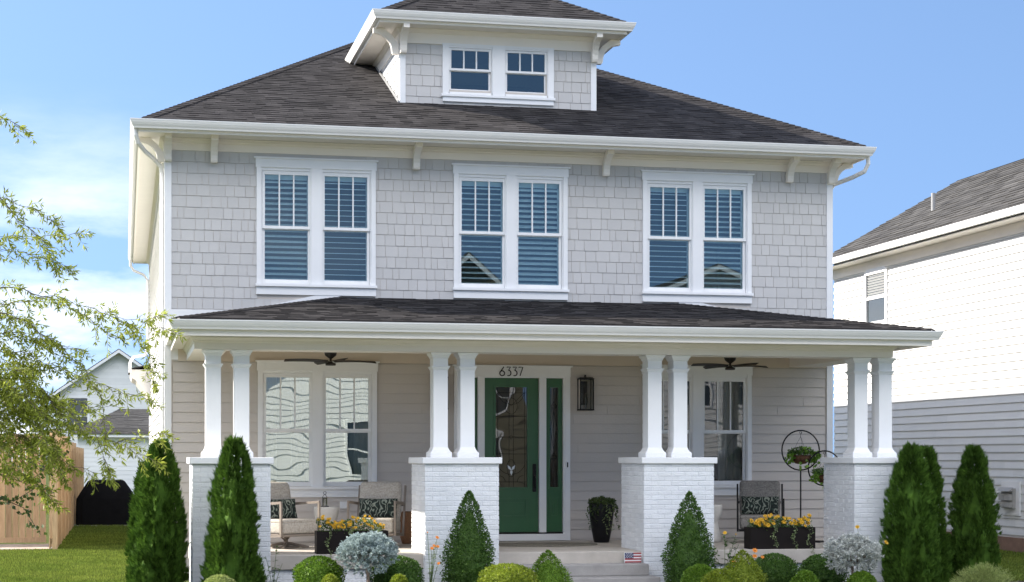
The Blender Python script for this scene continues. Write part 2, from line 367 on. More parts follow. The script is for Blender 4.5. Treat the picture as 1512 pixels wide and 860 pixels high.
def roofslope(mb, poly, ex=.142, tab=(.10, .30), t=.011):
    """shingle tabs over a convex roof polygon; first edge = eave"""
    P = [Vector(p) for p in poly]; o = P[0]; u = (P[1]-P[0]).normalized(); n = u.cross(P[2]-P[0]).normalized()
    if n.z < 0: n = -n
    v = n.cross(u)
    if v.dot(P[2]-o) < 0: v = -v
    Q = [((p-o).dot(u), (p-o).dot(v)) for p in P]; vmax = max(q[1] for q in Q)
    def rng(h):
        xs = []
        for i in range(len(Q)):
            (a, b), (c, d) = Q[i], Q[(i+1) % len(Q)]
            if (b-h)*(d-h) <= 0 and abs(d-b) > 1e-9: xs.append(a+(c-a)*(h-b)/(d-b))
        return (min(xs), max(xs)) if len(xs) > 1 else None
    W = lambda a, h, k: o+u*a+v*h+n*k
    h = 0.0
    while h < vmax-.01:
        h2 = min(h+ex, vmax-.001); r0 = rng(max(h, 1e-4)); r1 = rng(h2)
        if not r0 or not r1: h += ex; continue
        x = r0[0]-random.uniform(0, .3)
        while x < r0[1]:
            x2 = x+random.uniform(*tab)
            a0, b0 = max(x, r0[0]), min(x2, r0[1]); a1, b1 = max(x, r1[0]), min(x2, r1[1])
            if b0 > a0:
                if a1 > b1: a1 = b1 = min(max((a0+b0)/2, r1[0]), r1[1])
                tt = t*random.choice([.45, .5, 1, 1.05])
                mb.add([W(a0, h-.004, tt), W(b0, h-.004, tt), W(b1, h2+.004, .002), W(a1, h2+.004, .002), W(a0, h, 0), W(b0, h, 0)], [(0, 1, 2, 3), (0, 4, 5, 1)])
                # sides of the tab
                mb.add([W(a0, h-.004, tt), W(a1, h2, .002), W(a0, h, 0), W(b0, h-.004, tt), W(b1, h2, .002), W(b0, h, 0)], [(0, 1, 2), (3, 5, 4)])
            x = x2
        h += ex
def roofsolid(mb, poly, t=.03):
    P = [Vector(p) for p in poly]; n = (P[1]-P[0]).cross(P[2]-P[0]).normalized()
    if n.z < 0: n = -n
    k = len(P); vs = [p-n*.004 for p in P]+[p-n*t for p in P]
    mb.add(vs, [tuple(range(k)), tuple(range(2*k-1, k-1, -1))]+[(i, (i+1) % k, k+(i+1) % k, k+i) for i in range(k)])
def ridgecap(mb, a, b, n1, n2, w=.14, ex=.14):
    a = Vector(a); b = Vector(b); d = (b-a); Ln = d.length; d.normalize(); n1 = Vector(n1).normalized(); n2 = Vector(n2).normalized()
    up = (n1+n2).normalized()
    s1 = d.cross(n1); s2 = d.cross(n2)
    if s1.dot(n2) > 0: s1 = -s1
    if s2.dot(n1) > 0: s2 = -s2
    x = 0
    while x < Ln-.02:
        e_ = min(x+ex, Ln); p0 = a+d*x; p1 = a+d*e_; k0 = .022; k1 = .012
        vs = [p0+up*k0, p0+s1*w+n1*k0, p1+s1*w+n1*k1, p1+up*k1, p0+s2*w+n2*k0, p1+s2*w+n2*k1, p0+s1*w, p0+s2*w, p0, p1+s1*w, p1+s2*w]
        mb.add(vs, [(0, 3, 2, 1), (0, 4, 5, 3), (0, 1, 6, 8), (0, 8, 7, 4), (1, 2, 9, 6), (4, 7, 10, 5)])
        x += ex

# ------------------------------------------------------------------ ground
W = 28.05
lawn = MB().quad((-600, -600, 0), (600, -600, 0), (600, 900, 0), (-600, 900, 0)).build('lawn', M['lawn']); struct(lawn)
struct(MB().quad((-400, -9.5, .004), (400, -9.5, .004), (400, 8.0, .004), (-400, 8.0, .004)).build('road', M['asph']))
kb = MB(); kb.box(-400, 400, 8.0, 8.18, -.1, .13); kb.box(-400, 400, -9.68, -9.5, -.1, .13); struct(kb.build('kerb', M['conc']))
pv = MB()
x = -60
pv.box(-60, 60, 13.0, 14.5, -.05, .03)
struct(pv.build('sidewalk', M['conc']))
pw = MB(); pw.box(5.25, 7.2, 14.5, 22.9, -.05, .025); struct(pw.build('front_path', M['conc']))
struct(MB().quad((.2, 22.0, .006), (14.2, 22.0, .006), (14.2, 25.6, .006), (.2, 25.6, .006)).build('mulch_bed', M['mulch']))
pv = MB(); yy = 37.7; r = 0
while yy < 39.9:
    xx = -6.2+(.1 if r % 2 else 0)
    while xx < -1.5: pv.box(xx, min(xx+.196, -1.42), yy, yy+.096, -.02, .03+random.uniform(-.002, .002)); xx += .2
    yy += .1; r += 1
struct(pv.build('paver_strip', M['paver']))

# ------------------------------------------------------------------ the house
H = thing('house', 'two storey grey shake house with dark hip roof, dormer and white columned front porch', 'house', (6.06, W, 0))
def hole_wall(mb, x0, x1, y0, y1, z0, z1, holes):
    xs = sorted({x0, x1, *[h[0] for h in holes], *[h[1] for h in holes]})
    for a, b in zip(xs[:-1], xs[1:]):
        segs = [(z0, z1)]
        for h in holes:
            if h[0] < (a+b)/2 < h[1]: segs = clip(segs, h[2], h[3])
        for s0, s1 in segs: mb.box(a, b, y0, y1, s0, s1)
WU = [2.93, 6.043, 9.166]; WL = [2.95, 9.166]
holes_u = [(c-.86, c+.86, 4.60, 6.38) for c in WU]
holes_l = [(c-.86, c+.86, 1.44, 3.22) for c in WL]+[(5.16, 6.96, .6, 3.20)]
w = MB(); hole_wall(w, .62, 11.50, W, W+.16, .1, 6.81, holes_u+holes_l)
w.box(.62, .78, W+.16, 46, .1, 6.81); w.box(11.34, 11.50, W+.16, 46, .1, 6.81); w.box(.78, 11.34, 45.84, 46, .1, 6.81)
w.build('wall', M['siding'], H)
s = MB(); shakes(s, .69, 11.43, 4.17, 6.63, W, .1745, [(c-.92, c+.92, 4.44, 6.53) for c in WU]); 
s.build('shake_siding', M['shake'], H)
s = MB(); clapboard(s, (0, W, .58), (1, 0, 0), (0, -1, 0), .72, 11.40, 0, 2.80, .155, t=.016, holes=[(c-.92, c+.92, 1.30-.58, 3.34-.58) for c in WL]+[(5.16, 6.96, 0, 3.3-.58)])
s.build('lap_siding', M['siding'], H)
s = MB(); clapboard(s, (.62, W, .35), (0, 1, 0), (-1, 0, 0), .13, 17.9, 0, 6.28, .155, t=.026); s.build('side_siding', M['wsiding'], H)
for q_ in ((.595, .70, W-.03, W+.13), (11.42, 11.525, W-.03, W+.13), (.595, .70, 45.9, 46.03)):
    s = MB(); s.box(*q_, .1, 6.64); s.build('corner_board', M['white'], H)
f = MB(); f.sweep([(.62, 46), (.62, W), (11.50, W), (11.50, 46)], [(0, 6.625), (.032, 6.625), (.032, 6.735), (.045, 6.745), (.05, 6.765), (.085, 6.79), (.095, 6.808), (0, 6.808)]); f.build('frieze', M['cream'], H)
s = MB(); s.sweep([(.20, 46.4), (.20, 27.45), (11.88, 27.45), (11.88, 46.4)], [(-.50, 6.81), (-.02, 6.81), (-.02, 6.785), (0, 6.785), (0, 6.98), (-.02, 6.98), (-.02, 6.83), (-.50, 6.83)]); s.build('soffit', M['cream'], H)
def gutter(path, b, t, name='gutter'):
    g = MB(); g.sweep(path, [(0, b), (.07, b), (.078, b+.025), (.095, b+.05), (.112, b+.085), (.12, t-.02), (.124, t-.018), (.124, t), (.112, t), (.112, t-.012), (0, t-.012)])
    return fixn(g.build(name, M['gutter'], H))
gutter([(.20, 46.4), (.20, 27.45), (11.88, 27.45), (11.88, 46.4)], 6.83, 6.965)
# main roof
A0 = (.27, 27.42, 6.985); B0 = (11.84, 27.42, 6.985); AP = (6.05, 37.0, 11.06); C0 = (.27, 46.5, 6.985); D0 = (11.84, 46.5, 6.985)
rf = MB()
for pl in ([A0, B0, AP], [C0, A0, AP], [B0, D0, AP], [D0, C0, AP]):
    roofsolid(rf, pl); roofslope(rf, pl)
def pn(p):
    a, b, c = map(Vector, p); n = (b-a).cross(c-a).normalized(); return n if n.z > 0 else -n
n1, n2, n3 = pn([A0, B0, AP]), pn([C0, A0, AP]), pn([B0, D0, AP])
ridgecap(rf, A0, AP, n1, n2); ridgecap(rf, B0, AP, n1, n3)
rf.build('roof', M['roof'], H)
# brackets under the eaves
bp = [(0, 0), (.085, 0), (.10, .03), (.108, .10), (.13, .16), (.175, .22), (.235, .265), (.30, .285), (.375, .30), (.375, .372), (.225, .372), (.10, .27), (.0, .14)]
def bracket(x, y, z, face, sc=1, wd=.105):
    b_ = MB()
    if face == 'f': fn = lambda u, v, k: (x+k, y-u*sc, z+v*sc)
    elif face == 'l': fn = lambda u, v, k: (x-u*sc, y+k, z+v*sc)
    else: fn = lambda u, v, k: (x+u*sc, y+k, z+v*sc)
    b_.prism(bp, fn, -wd/2, wd/2); return fixn(b_.build('bracket', M['cream'], H))
for bx in (.647, 1.345, 4.50, 7.60, 10.745, 11.47): bracket(bx, W-.032, 6.44, 'f')
bracket(.59, W+.07, 6.44, 'l'); bracket(11.53, W+.07, 6.44, 'r')
# dormer
DX0, DX1, DY = 4.417, 7.756, 29.18
d = MB(); hole_wall(d, DX0+.02, DX1-.02, DY, DY+.12, 7.6, 8.96, [(5.22, 5.95, 7.98, 8.66), (6.16, 6.89, 7.98, 8.66)])
d.box(DX0+.02, DX0+.14, DY+.12, 33, 7.0, 8.96); d.box(DX1-.14, DX1-.02, DY+.12, 33, 7.0, 8.96)
d.build('dormer_wall', M['siding'], H)
s = MB(); shakes(s, DX0+.08, DX1-.08, 7.7, 8.72, DY, .1745, [(5.16, 6.98, 7.82, 8.71)])
s.build('dormer_shake_siding', M['shake'], H)
s = MB(); clapboard(s, (DX0+.02, DY, 7.6), (0, 1, 0), (-1, 0, 0), .1, 3.4, 0, 1.2, .155); s.build('dormer_side_siding', M['wsiding'], H)
s = MB(); clapboard(s, (DX1-.02, DY, 7.6), (0, 1, 0), (1, 0, 0), .1, 3.4, 0, 1.2, .155); s.build('dormer_side_siding', M['wsiding'], H)
for q_ in ((DX0, DX0+.095), (DX1-.095, DX1)):
    s = MB(); s.box(*q_, DY-.03, DY+.1, 7.68, 8.74); s.build('dormer_corner_board', M['white'], H)
f = MB(); f.sweep([(DX0+.02, 33), (DX0+.02, DY), (DX1-.02, DY), (DX1-.02, 33)], [(0, 8.715), (.034, 8.715), (.034, 8.88), (.05, 8.89), (.085, 8.93), (.09, 8.948), (0, 8.948)]); f.build('dormer_frieze', M['cream'], H)
s = MB(); s.sweep([(4.02, 32.3), (4.02, 28.72), (8.17, 28.72), (8.17, 32.3)], [(-.44, 8.95), (-.02, 8.95), (-.02, 8.93), (0, 8.93), (0, 9.12), (-.02, 9.12), (-.02, 8.97), (-.44, 8.97)]); s.build('dormer_soffit', M['cream'], H)
gutter([(4.02, 32.35), (4.02, 28.72), (8.17, 28.72), (8.17, 32.35)], 8.975, 9.11, 'dormer_gutter')
dr = MB(); a, b, ap, bk = (4.06, 28.68, 9.125), (8.13, 28.68, 9.125), (6.095, 31.0, 10.40), (6.095, 35.6, 10.40)
ya = 27.42+(9.125-6.985)/.4254
for pl in ([a, b, ap], [(4.06, ya, 9.125), a, ap, bk], [b, (8.13, ya, 9.125), bk, ap]): roofsolid(dr, pl); roofslope(dr, pl)
ridgecap(dr, a, ap, pn([a, b, ap]), pn([(4.06, ya, 9.125), a, ap])); ridgecap(dr, b, ap, pn([a, b, ap]), pn([b, (8.13, ya, 9.125), bk]))
dr.build('dormer_roof', M['roof'], H)
bracket(DX0+.05, DY-.034, 8.53, 'f', 1.12, .1); bracket(DX1-.05, DY-.034, 8.53, 'f', 1.12, .1)
bracket(DX0-.01, DY+.06, 8.53, 'l', 1.12, .1); bracket(DX1+.01, DY+.06, 8.53, 'r', 1.12, .1)
s = MB(); s.prism([(DY-.02, 7.70), (32.4, 9.08), (32.4, 9.13), (DY-.02, 7.76)], lambda u, v, k: (DX0-.035+k, u, v), 0, .03); s.build('flashing', M['grey'], H)

# window units: local x centred, z = 0 at the bottom of the glass, y = 0 at the wall plane
def casing_mesh(kind):
    c = MB()
    if kind == 'double':
        c.box(-.945, .945, -.05, 0, 1.735, 1.87); c.box(-.97, .97, -.078, .0, 1.87, 1.895)
        c.box(-.93, -.862, -.046, 0, -.075, 1.735); c.box(.862, .93, -.046, 0, -.075, 1.735); c.box(-.082, .082, -.046, 0, -.075, 1.735)
        for s_ in (-1, 1):       # jamb liners and reveals
            for x0, x1 in ((.082, .100), (.846, .862)):
                a_, b_ = sorted((s_*x0, s_*x1)); c.box(a_, b_, -.026, .10, -.075, 1.735)
            a_, b_ = sorted((s_*.10, s_*.846)); c.box(a_, b_, -.026, .10, 1.69, 1.735)
        c.box(-.95, .95, -.085, .10, -.115, -.075); c.box(-.935, .935, -.045, 0, -.24, -.115)
    else:
        c.box(-.95, .95, -.036, 0, .705, .74); c.box(-.944, -.845, -.046, 0, -.10, .705); c.box(.845, .944, -.046, 0, -.10, .705); c.box(-.105, .105, -.046, 0, -.10, .705)
        for s_ in (-1, 1):
            for x0, x1 in ((.105, .118), (.832, .845)):
                a_, b_ = sorted((s_*x0, s_*x1)); c.box(a_, b_, -.026, .10, -.06, .705)
            a_, b_ = sorted((s_*.118, s_*.832)); c.box(a_, b_, -.026, .10, .675, .705)
            c.box(a_, b_, -.03, .10, -.10, -.06)
        c.box(-.965, .965, -.07, 0, -.14, -.10); c.box(-.94, .94, -.045, 0, -.22, -.14)
    return c
def sash(x0, x1, z0, z1, y, th=.034, st=.042, tr=.05, br=.05, mun=0):
    s_ = MB(); s_.box(x0-st, x0, y, y+th, z0-br, z1+tr); s_.box(x1, x1+st, y, y+th, z0-br, z1+tr)
    s_.box(x0, x1, y, y+th, z1, z1+tr); s_.box(x0, x1, y, y+th, z0-br, z0)
    for k in range(mun):
        xm = x0+(x1-x0)*(k+1)/(mun+1); s_.box(xm-.011, xm+.011, y+.002, y+th-.002, z0, z1)
    return s_
def pane(x0, x1, z0, z1, y):
    m_ = MB(); m_.quad((x0, y, z0), (x1, y, z0), (x1, y, z1), (x0, y, z1)); return m_
def room(x0, x1, z0, z1, y0, y1):
    m_ = MB(); a, b = (x0, x1)
    m_.quad((a, y1, z0), (b, y1, z0), (b, y1, z1), (a, y1, z1)); m_.quad((a, y0, z0), (a, y1, z0), (a, y1, z1), (a, y0, z1)); m_.quad((b, y0, z0), (b, y1, z0), (b, y1, z1), (b, y0, z1))
    m_.quad((a, y0, z0), (b, y0, z0), (b, y1, z0), (a, y1, z0)); m_.quad((a, y0, z1), (b, y0, z1), (b, y1, z1), (a, y1, z1)); return m_
def curtain(x0, x1, z0, z1, y, folds):
    m_ = MB(); n = folds*8; vs = []
    for i in range(n+1):
        u = i/n; yy = y+.03*math.sin(2*math.pi*folds*u)+.008*math.sin(17*u+1)
        vs += [(x0+(x1-x0)*u, yy, z0), (x0+(x1-x0)*u+.01*math.sin(9*u), yy*.98+.001, z1)]
    m_.add(vs, [(2*i, 2*i+2, 2*i+3, 2*i+1) for i in range(n)]); return m_
def blinds(x0, x1, z0, z1, y, sp=.0845, dz=.016):
    m_ = MB(); z = z0+.03
    m_.box(x0, x0+.035, y, y+.03, z0, z1); m_.box(x1-.035, x1, y, y+.03, z0, z1); m_.box(x0, x1, y, y+.03, z1-.05, z1+.03); m_.box(x0, x1, y, y+.03, z0-.03, z0+.012)
    while z < z1-.06:
        m_.add([(x0+.036, y-.025, z-dz), (x1-.036, y-.025, z-dz), (x1-.036, y+.055, z+dz), (x0+.036, y+.055, z+dz), (x0+.036, y-.025, z-dz+.011), (x1-.036, y-.025, z-dz+.011), (x1-.036, y+.055, z+dz+.007), (x0+.036, y+.055, z+dz+.007)],
                           [(3, 2, 1, 0), (4, 5, 6, 7), (0, 1, 5, 4), (2, 3, 7, 6)]); z += sp
    return m_
GZ = (0, .772, .822, 1.63)
def unit(kind, shade):
    u = casing_mesh('double').build('window', M['white'], H, loc=(0, 0, 0)); g = M['glassup'] if kind == 'up' else M['glasslow']
    for s_ in (-1, 1):
        x0, x1 = sorted((s_*.13, s_*.80))
        sash(x0, x1, GZ[2]+.01, GZ[3], -.012, tr=.058, br=.045, mun=2).build('upper_sash', M['white'], u, loc=(0, 0, 0))
        sash(x0, x1, 0, GZ[1], .026, tr=.045, br=.072).build('lower_sash', M['white'], u, loc=(0, 0, 0))
        pane(x0, x1, GZ[2]-.01, GZ[3], .012).build('pane', g, u, loc=(0, 0, 0)); pane(x0, x1, 0, GZ[1], .046).build('pane', g, u, loc=(0, 0, 0))
        if kind == 'up': blinds(x0-.03, x1+.03, -.02, 1.62, .105).build('shutter', M['shutter'], u, loc=(0, 0, 0))
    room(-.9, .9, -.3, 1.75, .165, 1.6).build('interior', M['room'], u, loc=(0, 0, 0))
    return u
u1 = unit('up', 1); u1.location = (WU[0]-6.06, 0, 4.67)
for c in WU[1:]: copy_part(u1, H, (c-6.06, 0, 4.67))
for wi, w_ in enumerate([o for o in H.children if o.name.startswith('window')]):
    for ci, o in enumerate([c for c in w_.children if c.name.startswith('shutter')]):
        s_ = -1 if o.data.vertices[0].co.x < 0 else 1; x0, x1 = sorted((s_*.13, s_*.80))
        nb_ = blinds(x0-.03, x1+.03, -.02, 1.62, .105, dz=(.020, .004, .014, .024, .009, .017)[(wi*2+ci) % 6]); me = bpy.data.meshes.new('shutter'); me.from_pydata(nb_.v, [], nb_.f); me.materials.append(M['shutter']); o.data = me
u2 = unit('low', 0); u2.location = (WL[0]-6.06, 0, 1.51)
u3 = copy_part(u2, H, (WL[1]-6.06, 0, 1.51))
def gl2(name): 
    return [o for o in u3.children if o.name.startswith('pane')]
M['glasslow2'] = glass('window_glass_right', .06, .002, 1.7, (.75, .8, .78))
for o in u3.children:
    if o.name.startswith('pane'): o.data = o.data.copy(); o.data.materials[0] = M['glasslow2']
for (q, xs) in ((u2, [(-.84, -.62), (-.40, -.10), (.08, .22), (.60, .86)]), (u3, [(-.86, -.6), (.45, .86)])):
    for a_, b_ in xs: curtain(a_, b_, -.2, 1.70, .26, 3).build('curtain', M['curtain'], q, loc=(0, 0, 0))
# dormer windows
ud = casing_mesh('small').build('dormer_window', M['white'], H, loc=(6.073-6.06, DY-W, 8.0))
for s_ in (-1, 1):
    x0, x1 = (-.83, -.143) if s_ < 0 else (.109, .797)
    x0, x1 = sorted((s_*.158, s_*.794))
    sash(x0, x1, .335, .635, -.012, st=.036, tr=.035, br=.035, mun=2).build('upper_sash', M['white'], ud, loc=(0, 0, 0))
    sash(x0, x1, 0, .29, .026, st=.036, tr=.032, br=.045).build('lower_sash', M['white'], ud, loc=(0, 0, 0))
    pane(x0, x1, .30, .635, .01).build('pane', M['glassup'], ud, loc=(0, 0, 0)); pane(x0, x1, 0, .29, .045).build('pane', M['glassup'], ud, loc=(0, 0, 0))
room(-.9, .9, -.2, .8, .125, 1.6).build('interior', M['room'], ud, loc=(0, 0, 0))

# front door with sidelights
fr = MB()
fr.box(5.12, 7.02, W-.055, W, 3.185, 3.345); fr.box(5.09, 7.05, W-.085, W, 3.345, 3.368)
for a_, b_ in ((5.115, 5.20), (6.92, 7.015)): fr.box(a_, b_, W-.05, W, .57, 3.185)
for a_, b_ in ((5.50, 5.612), (6.508, 6.622)): fr.box(a_, b_, W-.035, W+.09, .69, 3.185)
for a_, b_ in ((5.20, 5.222), (6.902, 6.92)): fr.box(a_, b_, W-.03, W+.09, .57, 3.185)
fr.box(5.222, 6.902, W-.03, W+.09, 3.168, 3.185); fr.box(5.115, 7.015, W-.06, W+.09, .56, .665)
F_ = fr.build('door_frame', M['white'], H)
tb = MB(); tb.box(5.222, 5.50, W-.02, W+.09, .666, .69); tb.box(5.612, 6.508, W-.02, W+.09, .666, .69); tb.box(6.622, 6.902, W-.02, W+.09, .666, .69); tb.build('threshold', M['black'], F_)
def leaf(name, x0, x1, g, pz, parent):
    z0, z1 = .695, 3.165; y = W+.02; gx0, gx1, gz0, gz1 = g
    m_ = MB(); hole_wall(m_, x0, x1, y, y+.045, z0, z1, [(gx0, gx1, gz0, gz1)])
    for (a_, b_, c_, d_) in ((gx0-.03, gx1+.03, gz0-.03, gz0), (gx0-.03, gx1+.03, gz1, gz1+.03), (gx0-.03, gx0, gz0, gz1), (gx1, gx1+.03, gz0, gz1)): m_.box(a_, b_, y-.014, y, c_, d_)
    px0, px1, pz0, pz1 = pz
    for (a_, b_, c_, d_) in ((px0, px1, pz0, pz0+.03), (px0, px1, pz1-.03, pz1), (px0, px0+.03, pz0+.03, pz1-.03), (px1-.03, px1, pz0+.03, pz1-.03)): m_.box(a_, b_, y-.012, y, c_, d_)
    m_.prism([(px0+.07, pz0+.07), (px1-.07, pz0+.07), (px1-.07, pz1-.07), (px0+.07, pz1-.07)], lambda u, v, k: (u, k, v), y-.009, y)
    o = m_.build(name, M['green'], parent); return o
D_ = leaf('door', 5.62, 6.50, (5.80, 6.32, 1.415, 3.02), (5.80, 6.32, .93, 1.24), H)
S1 = leaf('sidelight', 6.63, 6.895, (6.695, 6.83, 1.415, 3.02), (6.68, 6.845, .93, 1.24), H)
S2 = leaf('sidelight', 5.23, 5.495, (5.295, 5.43, 1.415, 3.02), (5.28, 5.445, .93, 1.24), H)
for o, a_, b_ in ((D_, 5.80, 6.32), (S1, 6.695, 6.83), (S2, 5.295, 5.43)): pane(a_, b_, 1.415, 3.02, W+.045).build('pane', M['glassdoor'], o)
ld_ = MB(); y = W+.038
def L_(pts, r=.0035): ld_.tube([(p[0], y, p[1]) for p in pts], r, 5)
cx = 6.06
for xx in (5.84, 6.28, cx-.035, cx+.035): L_([(xx, 1.42), (xx, 3.01)])
for zz in (1.50, 2.93, 2.22, 1.95, 2.55): L_([(5.81, zz), (6.31, zz)])
def arc(c, r, a0, a1, n=10, sy=1): return [(c[0]+r*math.cos(R(a0+(a1-a0)*i/n)), c[1]+sy*r*math.sin(R(a0+(a1-a0)*i/n))) for i in range(n+1)]
L_(arc((cx, 2.96), .22, 180, 360)); L_(arc((cx, 2.72), .10, 0, 360, 16, 1.3)); L_(arc((cx, 1.86), .24, 200, 340)); L_(arc((cx, 1.72), .07, 0, 360, 14, 2)); L_(arc((cx-.2, 1.5), .1, 90, 0)); L_(arc((cx+.2, 1.5), .1, 90, 180))
L_(arc((cx, 2.22), .035, 0, 360, 4)); L_([(5.85, 2.93), (cx, 2.72), (6.27, 2.93)])
ld_.build('lead_lines', M['lead'], D_)
bv = MB()
for a_ in (-35, 35, 0):
    c_, s_ = math.cos(R(a_)), math.sin(R(a_)); l_ = .11
    P_ = [(0, 0), (.022, l_*.5), (0, l_), (-.022, l_*.5)]
    oz = 1.60 if a_ == 0 else 1.68
    bv.add([(cx+p[0]*c_-p[1]*s_*1., W+.032, oz+p[0]*s_+p[1]*c_) for p in P_], [(0, 1, 2, 3)])
bv.build('bevelled_glass', M['shutter'], D_)
for o, c0 in ((S1, 6.7625), (S2, 5.3625)):
    ld_ = MB()
    for zz in (2.72, 1.90):
        L_(arc((c0, zz), .05, 0, 360, 4, 1.5)); L_(arc((c0, zz), .03, 0, 360, 8, 1.2))
    L_([(c0, 1.42), (c0, 3.01)]); L_([(c0-.05, 1.42), (c0-.05, 3.01)], .0025); L_([(c0+.05, 1.42), (c0+.05, 3.01)], .0025); L_([(c0, 2.65), (c0+.055, 2.35), (c0, 2.0)]); L_([(c0, 2.65), (c0-.055, 2.35), (c0, 2.0)])
    ld_.build('lead_lines', M['lead'], o)
hd = MB(); hd.bevbox(6.405, 6.465, W+.004, W+.02, 1.34, 1.79, .008); hd.tube([(6.435, W+.0, 1.42), (6.435, W-.055, 1.45), (6.435, W-.06, 1.56), (6.435, W-.0, 1.60)], .011, 8); hd.lathe([(.0, 0), (.02, 0), (.02, .03)], (6.435, W-.02, 1.68), 12)
hd.build('handle', M['black'], D_)
room(5.2, 6.93, .6, 3.25, W+.165, W+2.5).build('hallway', M['hall'], H)
db = MB(); db.bevbox(6.945, 6.985, W-.07, W-.05, 1.71, 1.84, .006); D2 = db.build('doorbell', M['white'], H)
MB().bevbox(6.955, 6.975, W-.076, W-.069, 1.735, 1.815, .004).build('button', M['black'], D2)
# house number: strokes laid on the head casing
def stroke(mb, pts, x, z, s=.145, r=.0085):
    mb.tube([(x+p[0]*s, W-.066, z+p[1]*s) for p in pts], r, 6)
nb = MB(); y0 = 3.195
six = [(.50, 1.0), (.36, .80), (.16, .52), (.06, .36)]+[(.31+.27*math.cos(R(a)), .29+.27*math.sin(R(a))) for a in range(165, 165+361, 20)]
three = [(.10, .98), (.52, .98), (.30, .62)]+[(.30+.27*math.cos(R(a)), .32+.30*math.sin(R(a))) for a in range(82, -130, -18)]
seven = [(.06, .98), (.54, .98), (.22, .03)]
for xx, g in ((5.845, six), (5.95, three), (6.05, three), (6.15, seven)): stroke(nb, g, xx, y0)
nb.build('house_number', M['black'], H)
ob = MB(); ob.bevbox(3.30, 3.42, W-.045, W-.01, 1.09, 1.20, .006); ob.build('outlet_cover', M['white'], H)

# porch: slab, foundation, steps, piers, columns, beam, ceiling, roof
s = MB(); s.bevbox(.95, 11.45, 24.74, W+.02, .345, .55, .012, n=2); s.build('porch_floor', M['conc'], H)
s = MB(); s.box(1.0, 11.40, 24.80, W, -.1, .344); s.build('porch_foundation', M['mortar'], H)
s = MB(); bricks(s, (0, 24.80, 0), (1, 0, 0), (0, -1, 0), 1.0, 11.4, 0, .345); s.build('foundation_brick', M['brick'], H)
st = MB()
for z0, z1, yf, x0, x1 in ((.22, .385, 24.38, 4.98, 7.26), (.055, .22, 24.02, 4.98, 7.32), (-.1, .06, 23.64, 4.98, 7.34)): st.bevbox(x0, x1, yf, 24.80, z0, z1, .014, n=2)
st.build('steps', M['concd'], H)
PX = [.90, 4.085, 7.25, 10.46]; PW = 1.04; Y0, Y1 = 24.60, 25.78
pm_ = MB(); pm_.box(0, PW, 0, Y1-Y0, -.1, 1.81)
pb = MB()
bricks(pb, (0, 0, 0), (1, 0, 0), (0, -1, 0), 0, PW, 0, 1.80); bricks(pb, (0, Y1-Y0, 0), (1, 0, 0), (0, 1, 0), 0, PW, 0, 1.80)
bricks(pb, (0, 0, 0), (0, 1, 0), (-1, 0, 0), 0, Y1-Y0, 0, 1.80); bricks(pb, (PW, 0, 0), (0, 1, 0), (1, 0, 0), 0, Y1-Y0, 0, 1.80)
cpm = MB(); cpm.bevbox(-.045, PW+.045, -.045, Y1-Y0+.045, 1.805, 1.893, .008, n=2)
ref = None
for px in PX:
    if ref is None:
        ref = pm_.build('pier', M['mortar'], H, loc=(px-6.06, Y0-W, 0)); pb.build('pier_brick', M['brick'], ref, loc=(0, 0, 0)); cpm.build('pier_cap', M['white'], ref, loc=(0, 0, 0))
    else: copy_part(ref, H, (px-6.06, Y0-W, 0))
cl = MB(); hx, hy = .1025, .14
def fr_(mb, levels):
    vs = []; fs = []
    for e_, z in levels: vs += [(-hx-e_, -hy-e_, z), (hx+e_, -hy-e_, z), (hx+e_, hy+e_, z), (-hx-e_, hy+e_, z)]
    for i in range(len(levels)-1):
        for j in range(4): fs.append((4*i+j, 4*i+(j+1) % 4, 4*i+4+(j+1) % 4, 4*i+4+j))
    fs.append((3, 2, 1, 0)); k = 4*(len(levels)-1); fs.append((k, k+1, k+2, k+3)); mb.add(vs, fs)
fr_(cl, [(0, 1.96), (0, 3.34)])
cb_ = MB(); fr_(cb_, [(.052, 1.894), (.052, 1.955), (.046, 1.965), (.030, 1.98), (.012, 2.01), (.003, 2.035), (.003, 2.04)])
cc = MB(); fr_(cc, [(.001, 3.135), (.012, 3.15), (.014, 3.16), (.028, 3.175), (.03, 3.188), (.003, 3.192), (.003, 3.30), (.016, 3.315), (.022, 3.335), (.042, 3.36), (.045, 3.382)])
cref = None
for px in PX:
    for dx in (-.225, .165):
        xx = px+PW/2+dx
        if cref is None:
            cref = cl.build('column', M['white'], H, loc=(xx-6.06, 25.19-W, 0)); cb_.build('column_base', M['white'], cref, loc=(0, 0, 0)); cc.build('capital', M['white'], cref, loc=(0, 0, 0))
        else: copy_part(cref, H, (xx-6.06, 25.19-W, 0))
b = MB(); b.sweep([(.93, W), (.93, 24.95), (11.22, 24.95), (11.22, W)], [(-.46, 3.385), (0, 3.385), (0, 3.475), (.012, 3.485), (.016, 3.505), (.05, 3.54), (.055, 3.558), (-.46, 3.558)]); b.build('porch_beam', M['cream'], H)
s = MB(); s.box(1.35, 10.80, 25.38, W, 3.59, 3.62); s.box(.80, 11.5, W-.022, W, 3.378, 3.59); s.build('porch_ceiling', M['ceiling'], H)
s = MB(); s.sweep([(.69, W), (.69, 24.42), (11.60, 24.42), (11.60, W)], [(-.30, 3.56), (-.02, 3.56), (-.02, 3.53), (0, 3.53), (0, 3.765), (-.02, 3.765), (-.02, 3.58), (-.30, 3.58)]); s.build('porch_soffit', M['cream'], H)
gutter([(.69, W-.02), (.69, 24.42), (11.60, 24.42), (11.60, W-.02)], 3.615, 3.742, 'porch_gutter')
pr = MB(); a, b, c, e_ = (.72, 24.39, 3.768), (11.57, 24.39, 3.768), (8.85, W, 4.40), (3.30, W, 4.40)
